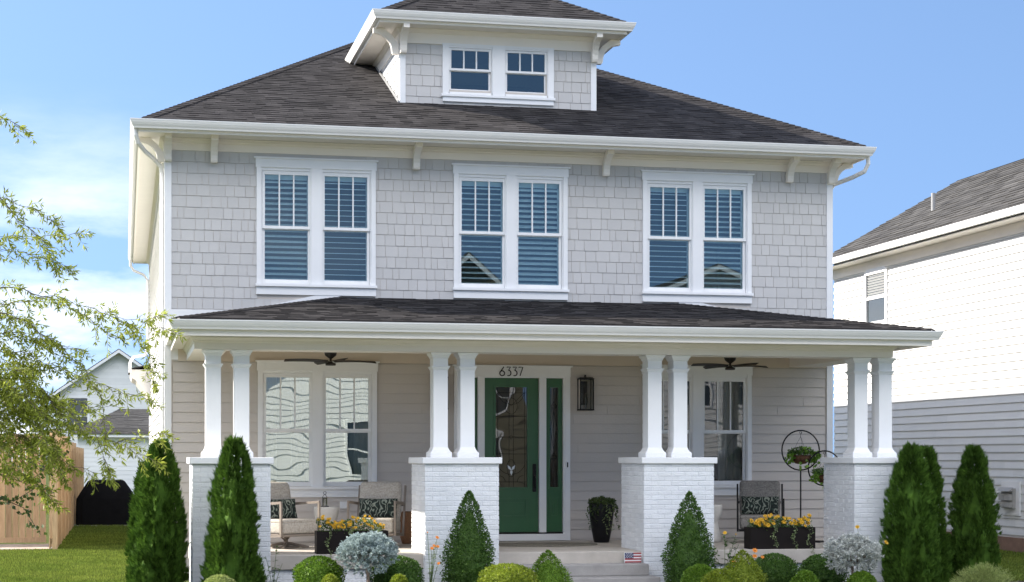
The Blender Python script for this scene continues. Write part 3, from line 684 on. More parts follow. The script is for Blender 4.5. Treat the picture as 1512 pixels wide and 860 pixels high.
for pl in ([a, b, c, e_], [(.72, W, 3.768), a, e_], [b, (11.57, W, 3.768), c]): roofsolid(pr, pl); roofslope(pr, pl)
nf = pn([a, b, c]); ridgecap(pr, a, e_, nf, pn([(.72, W, 3.768), a, e_])); ridgecap(pr, b, c, nf, pn([b, (11.57, W, 3.768), c]))
pr.build('porch_roof', M['roof'], H)
# skirt boards where the porch roof meets the wall
s = MB(); yb, yf = W, W-.036
s.box(.57, 2.1, yf+.004, yb, 4.03, 4.172)
s.prism([(.70, 3.78), (3.30, 4.40), (3.30, 4.52), (2.9, 4.425), (1.9, 4.185), (.70, 3.90)], lambda u, v, k: (u, k, v), yf, yb)
s.prism([(11.52, 3.76), (8.85, 4.40), (8.85, 4.50), (9.25, 4.425), (11.52, 3.885)], lambda u, v, k: (u, k, v), yf, yb)
s.box(.62, 11.5, W-.012, W, 3.4, 4.17)
fixn(s.build('skirt_board', M['white'], H))
# downspouts
def spout(pts, name='downspout', w=.036):
    d_ = MB(); d_.tube(pts, w, 8); return d_.build(name, M['gutter'], H, smooth=False)
spout([(.16, 27.50, 6.84), (.16, 27.50, 6.74), (.19, 27.55, 6.64), (.30, 27.75, 6.54), (.44, W+.02, 6.48), (.545, W+.12, 6.38), (.56, W+.16, 6.28), (.56, W+.16, .15)])
spout([(11.93, 27.52, 6.84), (11.94, 27.52, 6.72), (11.90, 27.58, 6.60), (11.78, 27.8, 6.53), (11.60, W+.1, 6.46), (11.56, W+.2, 6.36), (11.56, W+.2, .15)])
spout([(.14, 45.9, 6.84), (.14, 45.9, 6.70), (.22, 45.9, 6.58), (.46, 45.9, 6.48), (.56, 45.9, 6.35), (.56, 45.9, 4.75), (.50, 45.0, 4.42), (.2, 43.6, 4.28), (.12, 43.3, 4.14), (.12, 43.3, 3.9)])
# side bump-out roof towards the back of the left wall
s = MB(); s.prism([(.62, 3.25), (.62, 3.98), (.14, 3.98), (.12, 3.90), (.16, 3.78), (.24, 3.74), (.50, 3.40)], lambda u, v, k: (u, k, v), 43.4, 46.1); sb = s.build('side_bay', M['cream'], H)
s = MB(); roofsolid(s, [(.08, 43.35, 4.00), (.08, 46.15, 4.00), (.62, 46.15, 4.12), (.62, 43.35, 4.12)]); s.build('side_bay_roof', M['roof'], sb)

# ------------------------------------------------------------------ left tree, shrubs and fence data (metres)
BR =  [[(-3.31, 21.3, 4.52), (-2.29, 21.3, 4.78), (-1.4, 21.3, 4.87), (-1.1, 21.3, 4.77), (-0.83, 21.3, 4.63)], [(-3.35, 21.6, 4.02), (-2.32, 21.6, 4.32), (-1.34, 21.6, 4.46), (-0.96, 21.6, 4.45), (-0.58, 21.6, 4.52)], [(-1.85, 21.4, 4.34), (-1.25, 21.4, 4.26), (-0.88, 21.4, 4.21), (-0.69, 21.4, 4.12)], [(-3.34, 21.5, 3.47), (-2.16, 21.5, 3.73), (-1.34, 21.5, 3.66), (-0.8, 21.5, 3.77), (-0.27, 21.5, 3.59), (0.47, 21.5, 3.41)], [(-2.2, 21.9, 3.76), (-1.28, 21.9, 3.9), (-0.86, 21.9, 3.78), (-0.51, 21.9, 3.61), (-0.11, 21.9, 3.31), (0.32, 21.9, 3.56)], [(-2.13, 21.2, 3.7), (-1.17, 21.2, 3.48), (-0.79, 21.2, 3.22), (-0.49, 21.2, 2.95), (-0.26, 21.2, 2.56), (-0.22, 21.2, 2.17)], [(-3.34, 21.5, 3.09), (-1.86, 21.5, 3.11), (-1.19, 21.5, 3.12), (-0.73, 21.5, 2.92), (-0.27, 21.5, 2.73), (0.24, 21.5, 2.58)], [(-3.38, 21.8, 2.48), (-1.89, 21.8, 2.57), (-1.12, 21.8, 2.5), (-0.66, 21.8, 2.26), (-0.11, 21.8, 2.06), (0.32, 21.8, 1.87)], [(-1.84, 21.3, 2.55), (-1.17, 21.3, 2.71), (-0.72, 21.3, 2.48), (-0.34, 21.3, 2.17), (-0.19, 21.3, 1.78)], [(-3.35, 21.6, 2.48), (-1.87, 21.6, 2.33), (-1.27, 21.6, 2.17), (-0.89, 21.6, 2.02), (-0.58, 21.6, 1.78), (-0.27, 21.6, 1.7)], [(-1.84, 21.2, 2.78), (-1.24, 21.2, 2.9), (-0.94, 21.2, 2.71), (-0.68, 21.2, 2.33)], [(-3.37, 21.7, 2.79), (-2.03, 21.7, 2.8), (-1.27, 21.7, 2.57), (-0.97, 21.7, 2.18), (-0.73, 21.7, 1.7)], [(-1.85, 21.4, 3.1), (-1.33, 21.4, 3.34), (-0.95, 21.4, 3.27), (-0.57, 21.4, 3.16)], [(-2.9, 21.5, 5.56), (-1.86, 21.5, 5.72), (-1.41, 21.5, 5.81), (-1.2, 21.5, 5.74)], [(-2.2, 21.9, 2.33), (-1.36, 21.9, 2.42), (-1.05, 21.9, 2.46), (-0.66, 21.9, 2.58), (-0.43, 21.9, 2.5)], [(-2.23, 22.2, 1.86), (-1.46, 22.2, 1.78), (-1.15, 22.2, 1.7), (-0.87, 22.2, 1.41)], [(-2.27, 21.1, 2.93), (-1.39, 21.1, 2.78), (-1.01, 21.1, 2.48), (-0.86, 21.1, 2.01)], [(-1.4, 21.3, 4.87), (-1.17, 21.3, 4.58), (-0.95, 21.3, 4.43), (-0.81, 21.3, 4.16)], [(-0.27, 21.6, 3.59), (0.04, 21.6, 3.46), (0.24, 21.6, 3.14), (0.32, 21.6, 2.82)], [(-0.11, 21.8, 2.06), (0.12, 21.8, 2.1), (0.4, 21.8, 2.18)]]
BD =  [[(-1.96, 22.6, 1.69), (-1.48, 22.6, 1.69), (-1.17, 22.6, 1.57), (-0.93, 22.6, 1.77), (-0.68, 22.6, 1.94)], [(-1.95, 22.5, 1.37), (-1.48, 22.5, 1.41), (-1.2, 22.5, 1.28), (-1.0, 22.5, 0.95)], [(-1.94, 22.4, 2.02), (-1.39, 22.4, 2.02), (-1.08, 22.4, 1.86), (-0.8, 22.4, 1.69)], [(-1.96, 22.6, 1.53), (-1.32, 22.6, 1.36), (-1.05, 22.6, 1.53), (-0.84, 22.6, 1.46)], [(-1.95, 22.5, 2.18), (-1.48, 22.5, 2.1), (-1.16, 22.5, 1.77), (-1.08, 22.5, 1.36)]]
from mathutils import noise as mn
rnd = random.random; ru = random.uniform
def leaf(mb, p, d, up, l, w, mi=0, bend=.15):
    d = d.normalized(); s_ = d.cross(up)
    if s_.length < 1e-4: s_ = d.orthogonal()
    s_.normalize(); n_ = s_.cross(d)
    a = p; m_ = p+d*l*.45-n_*l*bend*.2; t_ = p+d*l-n_*l*bend
    mb.add([a, m_+s_*w/2, t_, m_-s_*w/2], [(0, 1, 2, 3)], mi)
def rv(): return Vector((random.gauss(0, 1), random.gauss(0, 1), random.gauss(0, 1))).normalized()
def core(mb, rf, h, z0=0, n=14, k=14, f=.84):
    vs = []; fs = []
    for i in range(n+1):
        zz = h*i/n*.995; z = zz*(f+.08)
        for j in range(k):
            a = 2*math.pi*j/k; r = rf(zz, a)*f; vs.append((r*math.cos(a), r*math.sin(a), z))
    for i in range(n):
        for j in range(k): fs.append((i*k+j, i*k+(j+1) % k, (i+1)*k+(j+1) % k, (i+1)*k+j))
    fs.append(tuple(n*k+j for j in range(k))); mb.add(vs, fs)

def arborvitae_mesh(h, r0, seed, n=3800, lean=0, tops=3):
    random.seed(seed); mb = MB(); off = Vector((seed*3.7, 0, 0))
    tp = [(ru(0, 6.28), ru(.0, .10)) for _ in range(tops)]
    def rf(z, a):
        u = min(1, max(0, z/h)); prof = r0*(1-min(u, .995)**2.0)**.58
        lump = mn.noise(Vector((math.cos(a)*3.0, math.sin(a)*3.0, z*1.1))+off)*.40+mn.noise(Vector((math.cos(a)*5, math.sin(a)*5, z*4))+off)*.24
        return max(.015, prof*(1+lump))
    core(mb, rf, h, f=.78)
    for _ in range(n):
        z = h*(rnd()**1.15)*.99; a = ru(0, 6.283)
        if mn.noise(Vector((math.cos(a)*3.4, math.sin(a)*3.4, z*3.2))-off) < -.22: continue
        r = rf(z, a)*ru(.80, 1.06)
        p = Vector((r*math.cos(a), r*math.sin(a), z)); o = Vector((math.cos(a+ru(-.7, .7)), math.sin(a+ru(-.7, .7)), 0))
        d = (o*ru(.25, .9)+Vector((0, 0, ru(.5, 1.2)))).normalized(); pl = Vector((-math.sin(a+ru(-1, 1)), math.cos(a), ru(-.3, .3)))
        q = p.copy(); L0 = ru(.055, .11)
        for k in range(5):
            t = (k-2)/2; dd = (d+pl.cross(d).cross(d)*0+ (d.cross(pl)).normalized()*t*.75).normalized()
            leaf(mb, q+d*(.012*(2-abs(k-2))), dd, pl, L0*(1-.3*abs(t)), .017, 0, ru(-.1, .3))
    for _ in range(260):
        z = h*ru(.74, .985); a = ru(0, 6.283); q = rf(z, a)*ru(0, .95); p = Vector((q*math.cos(a), q*math.sin(a), z)); d = Vector((math.cos(a)*.5, math.sin(a)*.5, 1)).normalized()
        for k in range(5): leaf(mb, p, d+rv()*.45, rv(), ru(.05, .09), .018)
    for _ in range(tops*26):
        aa, rr = random.choice(tp); zt = h*ru(.90, 1.0); c = Vector((rr*math.cos(aa)*.8, rr*math.sin(aa)*.8, zt))
        leaf(mb, c+rv()*.025, Vector((ru(-.35, .35), ru(-.35, .35), 1)), rv(), ru(.05, .10), .014)
    return mb
def boxwood_mesh(h, rw, seed, n, shape='ball', ls=.024, zc=None):
    random.seed(seed); mb = MB(); off = Vector((seed*2.3, 1, 0))
    def rf(z, a):
        u = min(1, max(0, z/h))
        if shape == 'ball': prof = rw*math.sqrt(max(0, 1-(abs(u-.5)*2)**2.2))
        elif shape == 'cone': prof = rw*(min(1, (1-u)*1.7))**.74*(1 if u > .2 else .82+.9*u)
        else: prof = rw*math.sqrt(max(0, 1-u**2.4))
        return max(.006, prof*(1+.17*mn.noise(Vector((math.cos(a)*2.5, math.sin(a)*2.5, z*5))+off)+.12*mn.noise(Vector((math.cos(a)*7, math.sin(a)*7, z*15))+off)))
    core(mb, rf, h, f=.82 if shape != 'cone' else .76)
    ls *= 1.32
    for _ in range(n):
        u = rnd(); 
        if shape == 'cone': u = 1-math.sqrt(1-u*.995) if rnd() < .72 else u
        z = h*u; a = ru(0, 6.283); r = rf(z, a)*(ru(.78, 1.08) if shape != 'cone' else ru(.66, 1.08))
        p = Vector((r*math.cos(a), r*math.sin(a), z)); o = Vector((math.cos(a), math.sin(a), (u-.4)*1.2)).normalized()
        leaf(mb, p, (o*ru(.2, 1.2)+rv()*.75+Vector((0, 0, .35))), rv(), ls*ru(.7, 1.25), ls*.55, 0, ru(-.3, .3))
    return mb
def needle_mesh(h, rw, seed, n=620, flat=.5):
    random.seed(seed); mb = MB()
    for _ in range(n):
        v = rv(); v.z = abs(v.z)*1.0 if rnd() < .62 else v.z; k = 1+.16*mn.noise(v*2.6+Vector((seed, 0, 0)))
        fr__ = rnd()**.45
        c = Vector((v.x*rw*k*fr__, v.y*rw*k*fr__, h*flat*v.z*k*fr__+h*.5)); o = Vector((v.x, v.y, v.z*.8+.25)).normalized(); L1 = ru(.035, .06)
        for q in range(20):
            t = rnd(); d = (o*.75+rv()*.75); leaf(mb, c+o*L1*t, d, rv(), ru(.028, .04), .011)
    return mb
def trunk(h, r, name='trunk', m='bark', parent=None, wob=.01):
    t_ = MB(); t_.tube([(ru(-wob, wob)*(1 if i else 0), ru(-wob, wob), h*i/6) for i in range(7)], [r*(1.15-.4*i/6) for i in range(7)], 8)
    return t_.build(name, M[m], parent, loc=(0, 0, 0), smooth=True)

def arb(loc, h, r, seed, label, n=3400, rot=0):
    t = thing('arborvitae', label, 'evergreen', loc, rot, 'tall arborvitae flanking the porch')
    arborvitae_mesh(h, r, seed, n).build('foliage', M['arb'], t, loc=(0, 0, 0)); trunk(h*.4, .035, parent=t); return t
arb((.47, 24.6, 0), 2.10, .32, 3, 'tall arborvitae beside the left corner of the house, its top caught by oak branches', 4200)
arb((.30, 25.3, 0), 1.80, .22, 4, 'shorter arborvitae half hidden at the far left, next to the black grill cover')
arb((1.41, 23.9, 0), 2.12, .33, 5, 'arborvitae standing alone in front of the leftmost brick pier', 4200)
arb((11.16, 24.2, 0), 2.05, .36, 6, 'widest arborvitae against the rightmost brick pier', 4200)
arb((11.78, 25.0, 0), 2.02, .30, 8, 'arborvitae tucked behind the widest one, only its right edge showing')
arb((13.05, 26.0, 0), 2.04, .345, 9, 'rightmost arborvitae standing apart in front of the white neighbour wall', 4200)
def bush(name, loc, h, r, seed, m, shape, label, cat, group, n=5200, ls=.024, z0=0):
    t = thing(name, label, cat, loc, 0, group)
    f = boxwood_mesh(h, r, seed, int(n*1.5), shape, ls).build('foliage', M[m], t, loc=(0, 0, z0)); trunk(h*.4+z0, .02, parent=t); return t
G1 = 'clipped cone boxwoods'; G2 = 'round clipped shrubs along the porch'
bush('boxwood_cone', (4.57, 23.9, 0), 1.43, .325, 11, 'box', 'cone', 'dark green cone boxwood in front of the brick pier left of the door', 'shrub', G1, 8500, .026)
bush('boxwood_cone', (7.70, 23.9, 0), 1.40, .335, 12, 'box', 'cone', 'dark green cone boxwood in front of the brick pier right of the steps', 'shrub', G1, 8500, .026)
bush('boxwood_cone', (5.46, 23.0, 0), .66, .30, 13, 'lime', 'cone', 'small yellow green cone shrub in front of the porch steps', 'shrub', G1, 4500, .022)
bush('boxwood_cone', (8.16, 23.0, 0), .63, .30, 14, 'gold', 'cone', 'small golden cone shrub left of the dark round shrubs by the right planter', 'shrub', G1, 4500, .022)
for loc, h, r, sd, m, lab, n in (
    ((2.45, 23.2, 0), .60, .31, 21, 'lime', 'yellow green round boxwood below the left flower planter', 5200),
    ((2.50, 22.3, 0), .42, .15, 22, 'gold', 'tiny bright yellow round shrub at the bottom edge left of the blue spruce', 1800),
    ((3.51, 23.4, 0), .58, .32, 23, 'box', 'dark green round boxwood behind the blue spruce with the teal crown', 5200),
    ((3.37, 22.3, 0), .41, .15, 24, 'gold', 'tiny bright yellow round shrub just right of the left spruce trunk', 1800),
    ((4.85, 22.7, 0), .50, .37, 25, 'gold', 'wide golden round shrub in front of the steps, left of the small yellow green cone', 5600),
    ((7.57, 23.0, 0), .44, .27, 26, 'lime', 'low green mound at the foot of the cone boxwood right of the steps', 3600),
    ((7.68, 22.45, 0), .41, .30, 27, 'gold', 'low golden mound at the bottom edge left of the small golden cone', 3600),
    ((8.84, 23.6, 0), .54, .31, 28, 'box', 'dark round boxwood under the right flower planter', 5200),
    ((9.64, 23.8, 0), .51, .31, 29, 'box', 'dark round boxwood behind the silver spruce on the right', 5200),
    ((8.90, 22.6, 0), .365, .19, 30, 'lime', 'small bright green tuft between the right dark boxwoods', 2600),
    ((9.71, 22.6, 0), .345, .21, 31, 'lime', 'small bright green tuft beneath the silver spruce on the right', 2600),
    ((1.15, 22.5, 0), .42, .27, 33, 'feather', 'pale feathery low plant in front of the leftmost brick pier', 2600)):
    bush('round_shrub', loc, h, r, sd, m, 'ball' if h > .45 else 'dome', lab, 'shrub', G2, n)
# feathery golden plant at the right
t = thing('feathery_shrub', 'feathery pale golden shrub at the bottom right in front of the rightmost arborvitae', 'shrub', (11.6, 22.8, 0))
random.seed(40); fb = MB()
for _ in range(1500):
    a = ru(0, 6.28); e_ = ru(.15, 1.5); d = Vector((math.cos(a)*math.cos(e_), math.sin(a)*math.cos(e_), math.sin(e_)*.9)); r_ = ru(.2, .40)
    p = Vector((d.x*r_*1.1, d.y*r_*1.1, d.z*r_*1.0))
    for k in range(5): leaf(fb, p+d*.02*k, d+rv()*.6, rv(), .04, .007)
fb.build('foliage', M['feather'], t, loc=(0, 0, 0)); trunk(.2, .02, parent=t)
# grafted spruces
for loc, h, m, sd, lab in (((3.05, 22.9, 0), .92, 'spruce', 51, 'blue spruce grafted on a bare trunk in front of the left flower planter'), ((9.70, 22.9, 0), .83, 'spruceg', 52, 'silvery spruce grafted on a bare trunk in front of the rightmost brick pier')):
    t = thing('spruce_topiary', lab, 'topiary', loc, 0, 'small grafted spruce trees')
    needle_mesh(.46, .37, sd, 1500, .52).build('crown', M[m], t, loc=(0, 0, h-.50))
    tr_ = MB(); tr_.tube([(0, 0, 0), (.01, 0, .2), (0, 0, h-.34)], [.026, .022, .020], 8)
    for k in range(9):
        a = k*.7; tr_.tube([(0, 0, h-.42), (math.cos(a)*.10, math.sin(a)*.10, h-.33), (math.cos(a)*.24, math.sin(a)*.24, h-.26)], [.012, .009, .005], 5)
    tr_.build('trunk', M['barkp'], t, loc=(0, 0, 0), smooth=True)
# tall flower stalks
def flower(mb, p, r, mi, n=11):
    nn_ = Vector((ru(-.4, .4), -.75, .65)).normalized(); e1 = nn_.orthogonal().normalized(); e2 = nn_.cross(e1)
    for k in range(n):
        a = 6.283*k/n; leaf(mb, p, e1*math.cos(a)+e2*math.sin(a)+nn_*.12, nn_, r, r*.5, mi, -.05)
    for k in range(8): leaf(mb, p, rv()+Vector((0, -.5, .6)), rv(), r*.55, r*.4, mi)
def stalk(name, loc, stems, label, cat, m='stem', fm=None, lm='box', seed=60, lsz=.06, nl=9):
    random.seed(seed); t = thing(name, label, cat, loc)
    sm_ = MB(); lf = MB(); fl = MB()
    for (dx, dy, h, bl) in stems:
        pts = [Vector((dx*.25*i/6+dx*.75*(i/6)**2, dy*i/6, h*i/6)) for i in range(7)]; sm_.tube(pts, [.006-.0006*i for i in range(7)], 5)
        for k in range(nl):
            u = ru(.15, .97); i = int(u*6); p = pts[i].lerp(pts[min(6, i+1)], u*6-i); a = ru(0, 6.28)
            for q in range(3): leaf(lf, p, Vector((math.cos(a+ru(-.5, .5)), math.sin(a+ru(-.5, .5)), ru(.0, .7))), Vector((0, 0, 1)), lsz*ru(.6, 1.15)*(1.15-u*.4), lsz*.35)
        if bl: flower(fl, pts[-1], bl, 0)
    sm_.build('stem', M[m], t, loc=(0, 0, 0)); lf.build('leaves', M[lm], t, loc=(0, 0, 0))
    if fl.v: fl.build('blossoms', M[fm], t, loc=(0, 0, 0))
    return t
stalk('flower_stalk', (3.92, 23.2, 0), [(-.04, 0, .91, .014), (.09, 0, .84, .032), (.05, 0, .73, .03), (.10, .02, .72, .03), (.02, .0, .70, .03), (.11, 0, .50, .026)], 'leggy stalk with orange blossoms against the brick pier left of the door', 'flower', fm='ora', lm='vine', nl=16, lsz=.055)
stalk('weed_plant', (1.9, 23.6, 0), [(-.1, 0, .60, 0), (.05, 0, .74, 0), (.12, 0, .50, 0), (0, .05, .45, 0)], 'leafy upright weed growing just right of the leftmost brick pier', 'plant', lm='box', seed=61, nl=14, lsz=.08)
stalk('flower_stalk', (8.03, 23.35, 0), [(.0, 0, .86, .035), (.16, 0, .84, .015), (.08, 0, .66, .0), (-.1, 0, .5, 0), (.2, 0, .70, 0)], 'green stalks with a pale yellow blossom right of the cone boxwood by the steps', 'flower', fm='yel', lm='box', seed=62, nl=14, lsz=.10)
stalk('flower_stalk', (8.28, 23.2, 0), [(.13, 0, .62, .045), (.12, -.02, .545, .04), (-.18, 0, .47, .04), (.24, 0, .53, .03)], 'short orange marigolds above the small golden cone', 'flower', fm='ora', lm='box', seed=63, nl=9, lsz=.07)
stalk('flower_stalk', (10.1, 23.45, 0), [(-.09, 0, .92, .038), (-.09, 0, .76, .036), (-.04, .02, .74, .03), (.34, 0, .70, .045), (.22, 0, .5, 0), (.3, 0, .55, 0), (.1, 0, .6, 0)], 'tall stalks with yellow blossoms behind the silver spruce on the right', 'flower', fm='yel', lm='box', seed=64, nl=20, lsz=.09)

# ------------------------------------------------------------------ willow oak at the left, its trunk outside the frame
random.seed(70)
T = thing('oak_tree', 'narrow leaved oak reaching in from the left edge with light green drooping twigs', 'tree', (-3.35, 21.6, 0))
tk = MB(); tk.tube([(-3.35, 21.6, 0), (-3.36, 21.62, 1.2), (-3.34, 21.6, 2.6), (-3.36, 21.6, 4.2), (-3.33, 21.6, 5.8), (-3.35, 21.6, 7.2)], [.13, .11, .10, .075, .05, .02], 10); tk.build('trunk', M['bark'], T, smooth=True)
lb = MB(); lf = MB()
def twig(p, d, n, ll=.085):
    """a twig with narrow leaves all round its tip"""
    q = p.copy(); pts = [q.copy()]; L3 = ru(.10, .24)
    for i in range(4):
        d = (d+Vector((0, 0, -.16))+rv()*.12).normalized(); q = q+d*L3/4; pts.append(q.copy())
    lb.tube(pts, [.0032, .0028, .0022, .0016, .001], 4)
    for i in range(n):
        u = (i+.6)/n*.999; k = int(u*4); c = pts[k].lerp(pts[k+1], u*4-k); s_ = d.cross(rv()).normalized()
        leaf(lf, c, d*ru(.2, .9)+s_+Vector((0, 0, ru(-.5, .15))), rv(), ll*ru(.7, 1.25), ll*.24, 0, ru(0, .35))
    for i in range(4): leaf(lf, q, d+rv()*.6, rv(), ll*ru(.6, 1), ll*.2)
for br in BR:
    pts = [Vector(p) for p in br]; fine = []
    for a, b_ in zip(pts[:-1], pts[1:]):
        k = max(2, int((b_-a).length/.05))
        for i in range(k): fine.append(a.lerp(b_, i/k)+Vector((0, 0, .02*math.sin(i*.9)))+rv()*.006)
    fine.append(pts[-1]); n = len(fine); r0 = .010 if n > 40 else .006
    lb.tube(fine[::2]+[fine[-1]], [max(.003, r0*(1-i/(n/2))) for i in range(len(fine[::2])+1)], 5)
    for i, p in enumerate(fine):
        if p.x < -2.3: 
            if rnd() < .6: continue
        dens = .95 if p.x > -.6 else .99
        if p.z < 3.6 and p.x < -.75: dens = 1.3
        if rnd() < dens:
            d = (fine[min(i+1, n-1)]-fine[max(i-1, 0)]).normalized()
            for _ in range(1 if dens < 1 else 2):
                s_ = Vector((ru(-.4, .8), ru(-1, 1), ru(-1, .7))); twig(p, (d*.4+s_).normalized(), random.choice([7, 9, 12]))
    for _ in range(3): twig(fine[-1], (fine[-1]-fine[-4]+rv()*.03).normalized(), 9)
# denser inner foliage near the frame edge
for _ in range(520):
    p = Vector((ru(-2.2, -.72)+ru(-.2, .1), ru(21.2, 22.2), ru(1.75, 3.1))); 
    if p.x > -1.0 and p.z > 2.7: continue
    twig(p, Vector((ru(-.2, 1), ru(-1, 1), ru(-.8, .4))).normalized(), 8)
for _ in range(700):      # the crown above and to the left, outside the frame, still shades the ground
    a = ru(0, 6.28); r_ = ru(.3, 1.7); p = Vector((-3.9+r_*math.cos(a)*.8, 21.6+r_*math.sin(a), ru(2.5, 7.2)))
    if p.x > -2.3: continue
    twig(p, rv(), 6, .11)
lb.build('branches', M['bark'], T); lf.build('crown', M['oak'], T)
# broad leaved shrub below it
B_ = thing('broad_leaf_shrub', 'dark shrub with broad rounded leaves at the left edge in front of the wood fence', 'shrub', (-2.3, 22.6, 0))
random.seed(77); sb_ = MB(); sl = MB()
for k in range(5): sb_.tube([(-2.3, 22.6, 0), (-2.2+.05*k, 22.6, .5), tuple(BD[k][0])], [.02, .016, .010], 6)
for br in BD:
    pts = [Vector(p) for p in br]
    sb_.tube(pts, [.009, .007, .005, .003, .002][:len(pts)], 5)
    for a, b_ in zip(pts[:-1], pts[1:]):
        for i in range(int((b_-a).length/.016)):
            p = a.lerp(b_, rnd())+rv()*.07; leaf(sl, p, rv()+Vector((0, 0, -.35)), rv(), ru(.05, .085), .05, 0, .2)
sb_.build('stems', M['bark'], B_); sl.build('leaves', M['darkleaf'], B_)

# ------------------------------------------------------------------ wood fence, gate panel, grill
fz = lambda y: 2.47 if y < 41 else (2.40 if y < 46 else (2.30 if y < 52 else 2.2))
FN = thing('side_fence', 'tall cedar fence with posts and rails running back along the side lawn', 'fence', (-1.35, 37.3, 0))
bd = MB(); y = 37.35
while y < 62: bd.box(-1.50, -1.478, y, y+.135, .05, fz(y)-.06+ru(-.01, .01)); y += .142
bd.build('fence_boards', M['wood'], FN)
rl = MB()
for ya, yb_ in ((37.4, 41), (41, 46), (46, 52), (52, 62)):
    for zz in (.16, 1.15, fz(ya)-.22): rl.box(-1.476, -1.438, ya, yb_, zz, zz+.09)
rl.build('rails', M['wood'], FN)
pb_ = None; y = 37.35
while y < 62:
    zt = fz(y); big = abs((y-37.35) % 2.4) < .02 or abs((y-37.35) % 2.4-2.4) < .02
    p_ = MB(); wd = .10 if big else .05
    p_.box(-1.436, -1.436+(.10 if big else .07), y, y+wd, 0, zt if big else zt-.04); p_.build('post', M['wood'], FN); y += .6
GT = thing('fence_panel', 'cedar board panel facing the street behind the oak twigs, paver strip at its foot', 'fence', (-3.5, 39.9, 0))
bd = MB(); x = -6.2
while x < -1.72: bd.box(x, min(x+.130, -1.555), 39.92, 39.945, .12, 2.40+ru(-.01, .01)); x += .142
bd.build('fence_boards', M['wood'], GT)
rl = MB(); rl.box(-6.2, -1.66, 39.88, 39.918, .06, .17); rl.box(-6.2, -1.66, 39.88, 39.918, 2.2, 2.3); rl.build('rails', M['wood'], GT)
GC = thing('covered_grill', 'barbecue under a black fabric cover at the far end of the side lawn', 'grill', (-.5, 50.8, 0))
g = MB()
lv = [(0, -.80, .80, .36), (.35, -.81, .81, .37), (.75, -.80, .80, .36), (.92, -.70, .72, .34), (1.22, -.50, .50, .26), (1.26, -.42, .42, .20)]
vs = []; fs = []; K = 40; random.seed(5)
for z, xa, xb, dd in lv:
    for j in range(K):
        a = 2*math.pi*j/K; c_, s_ = math.cos(a), math.sin(a); e_ = .22
        vx = (abs(c_)**e_)*(1 if c_ > 0 else -1); vy = (abs(s_)**e_)*(1 if s_ > 0 else -1)
        wv_ = 1+.03*math.sin(j*2.3)*(1-z/1.3)
        vs.append((xa+(xb-xa)*(vx*wv_+1)/2, vy*dd*wv_, z+.02*math.sin(j*1.3)*(z > 1)))
for i in range(len(lv)-1):
    for j in range(K): fs.append((i*K+j, i*K+(j+1) % K, (i+1)*K+(j+1) % K, (i+1)*K+j))
fs.append(tuple((len(lv)-1)*K+j for j in range(K))); g.add(vs, fs); g.build('cover', M['cover'], GC, loc=(0, 0, 0), smooth=False)
g = MB(); g.box(-.95, 1.2, -.5, .55, -.05, .035); g.build('grill_pad', M['conc'], GC, loc=(0, 0, 0))

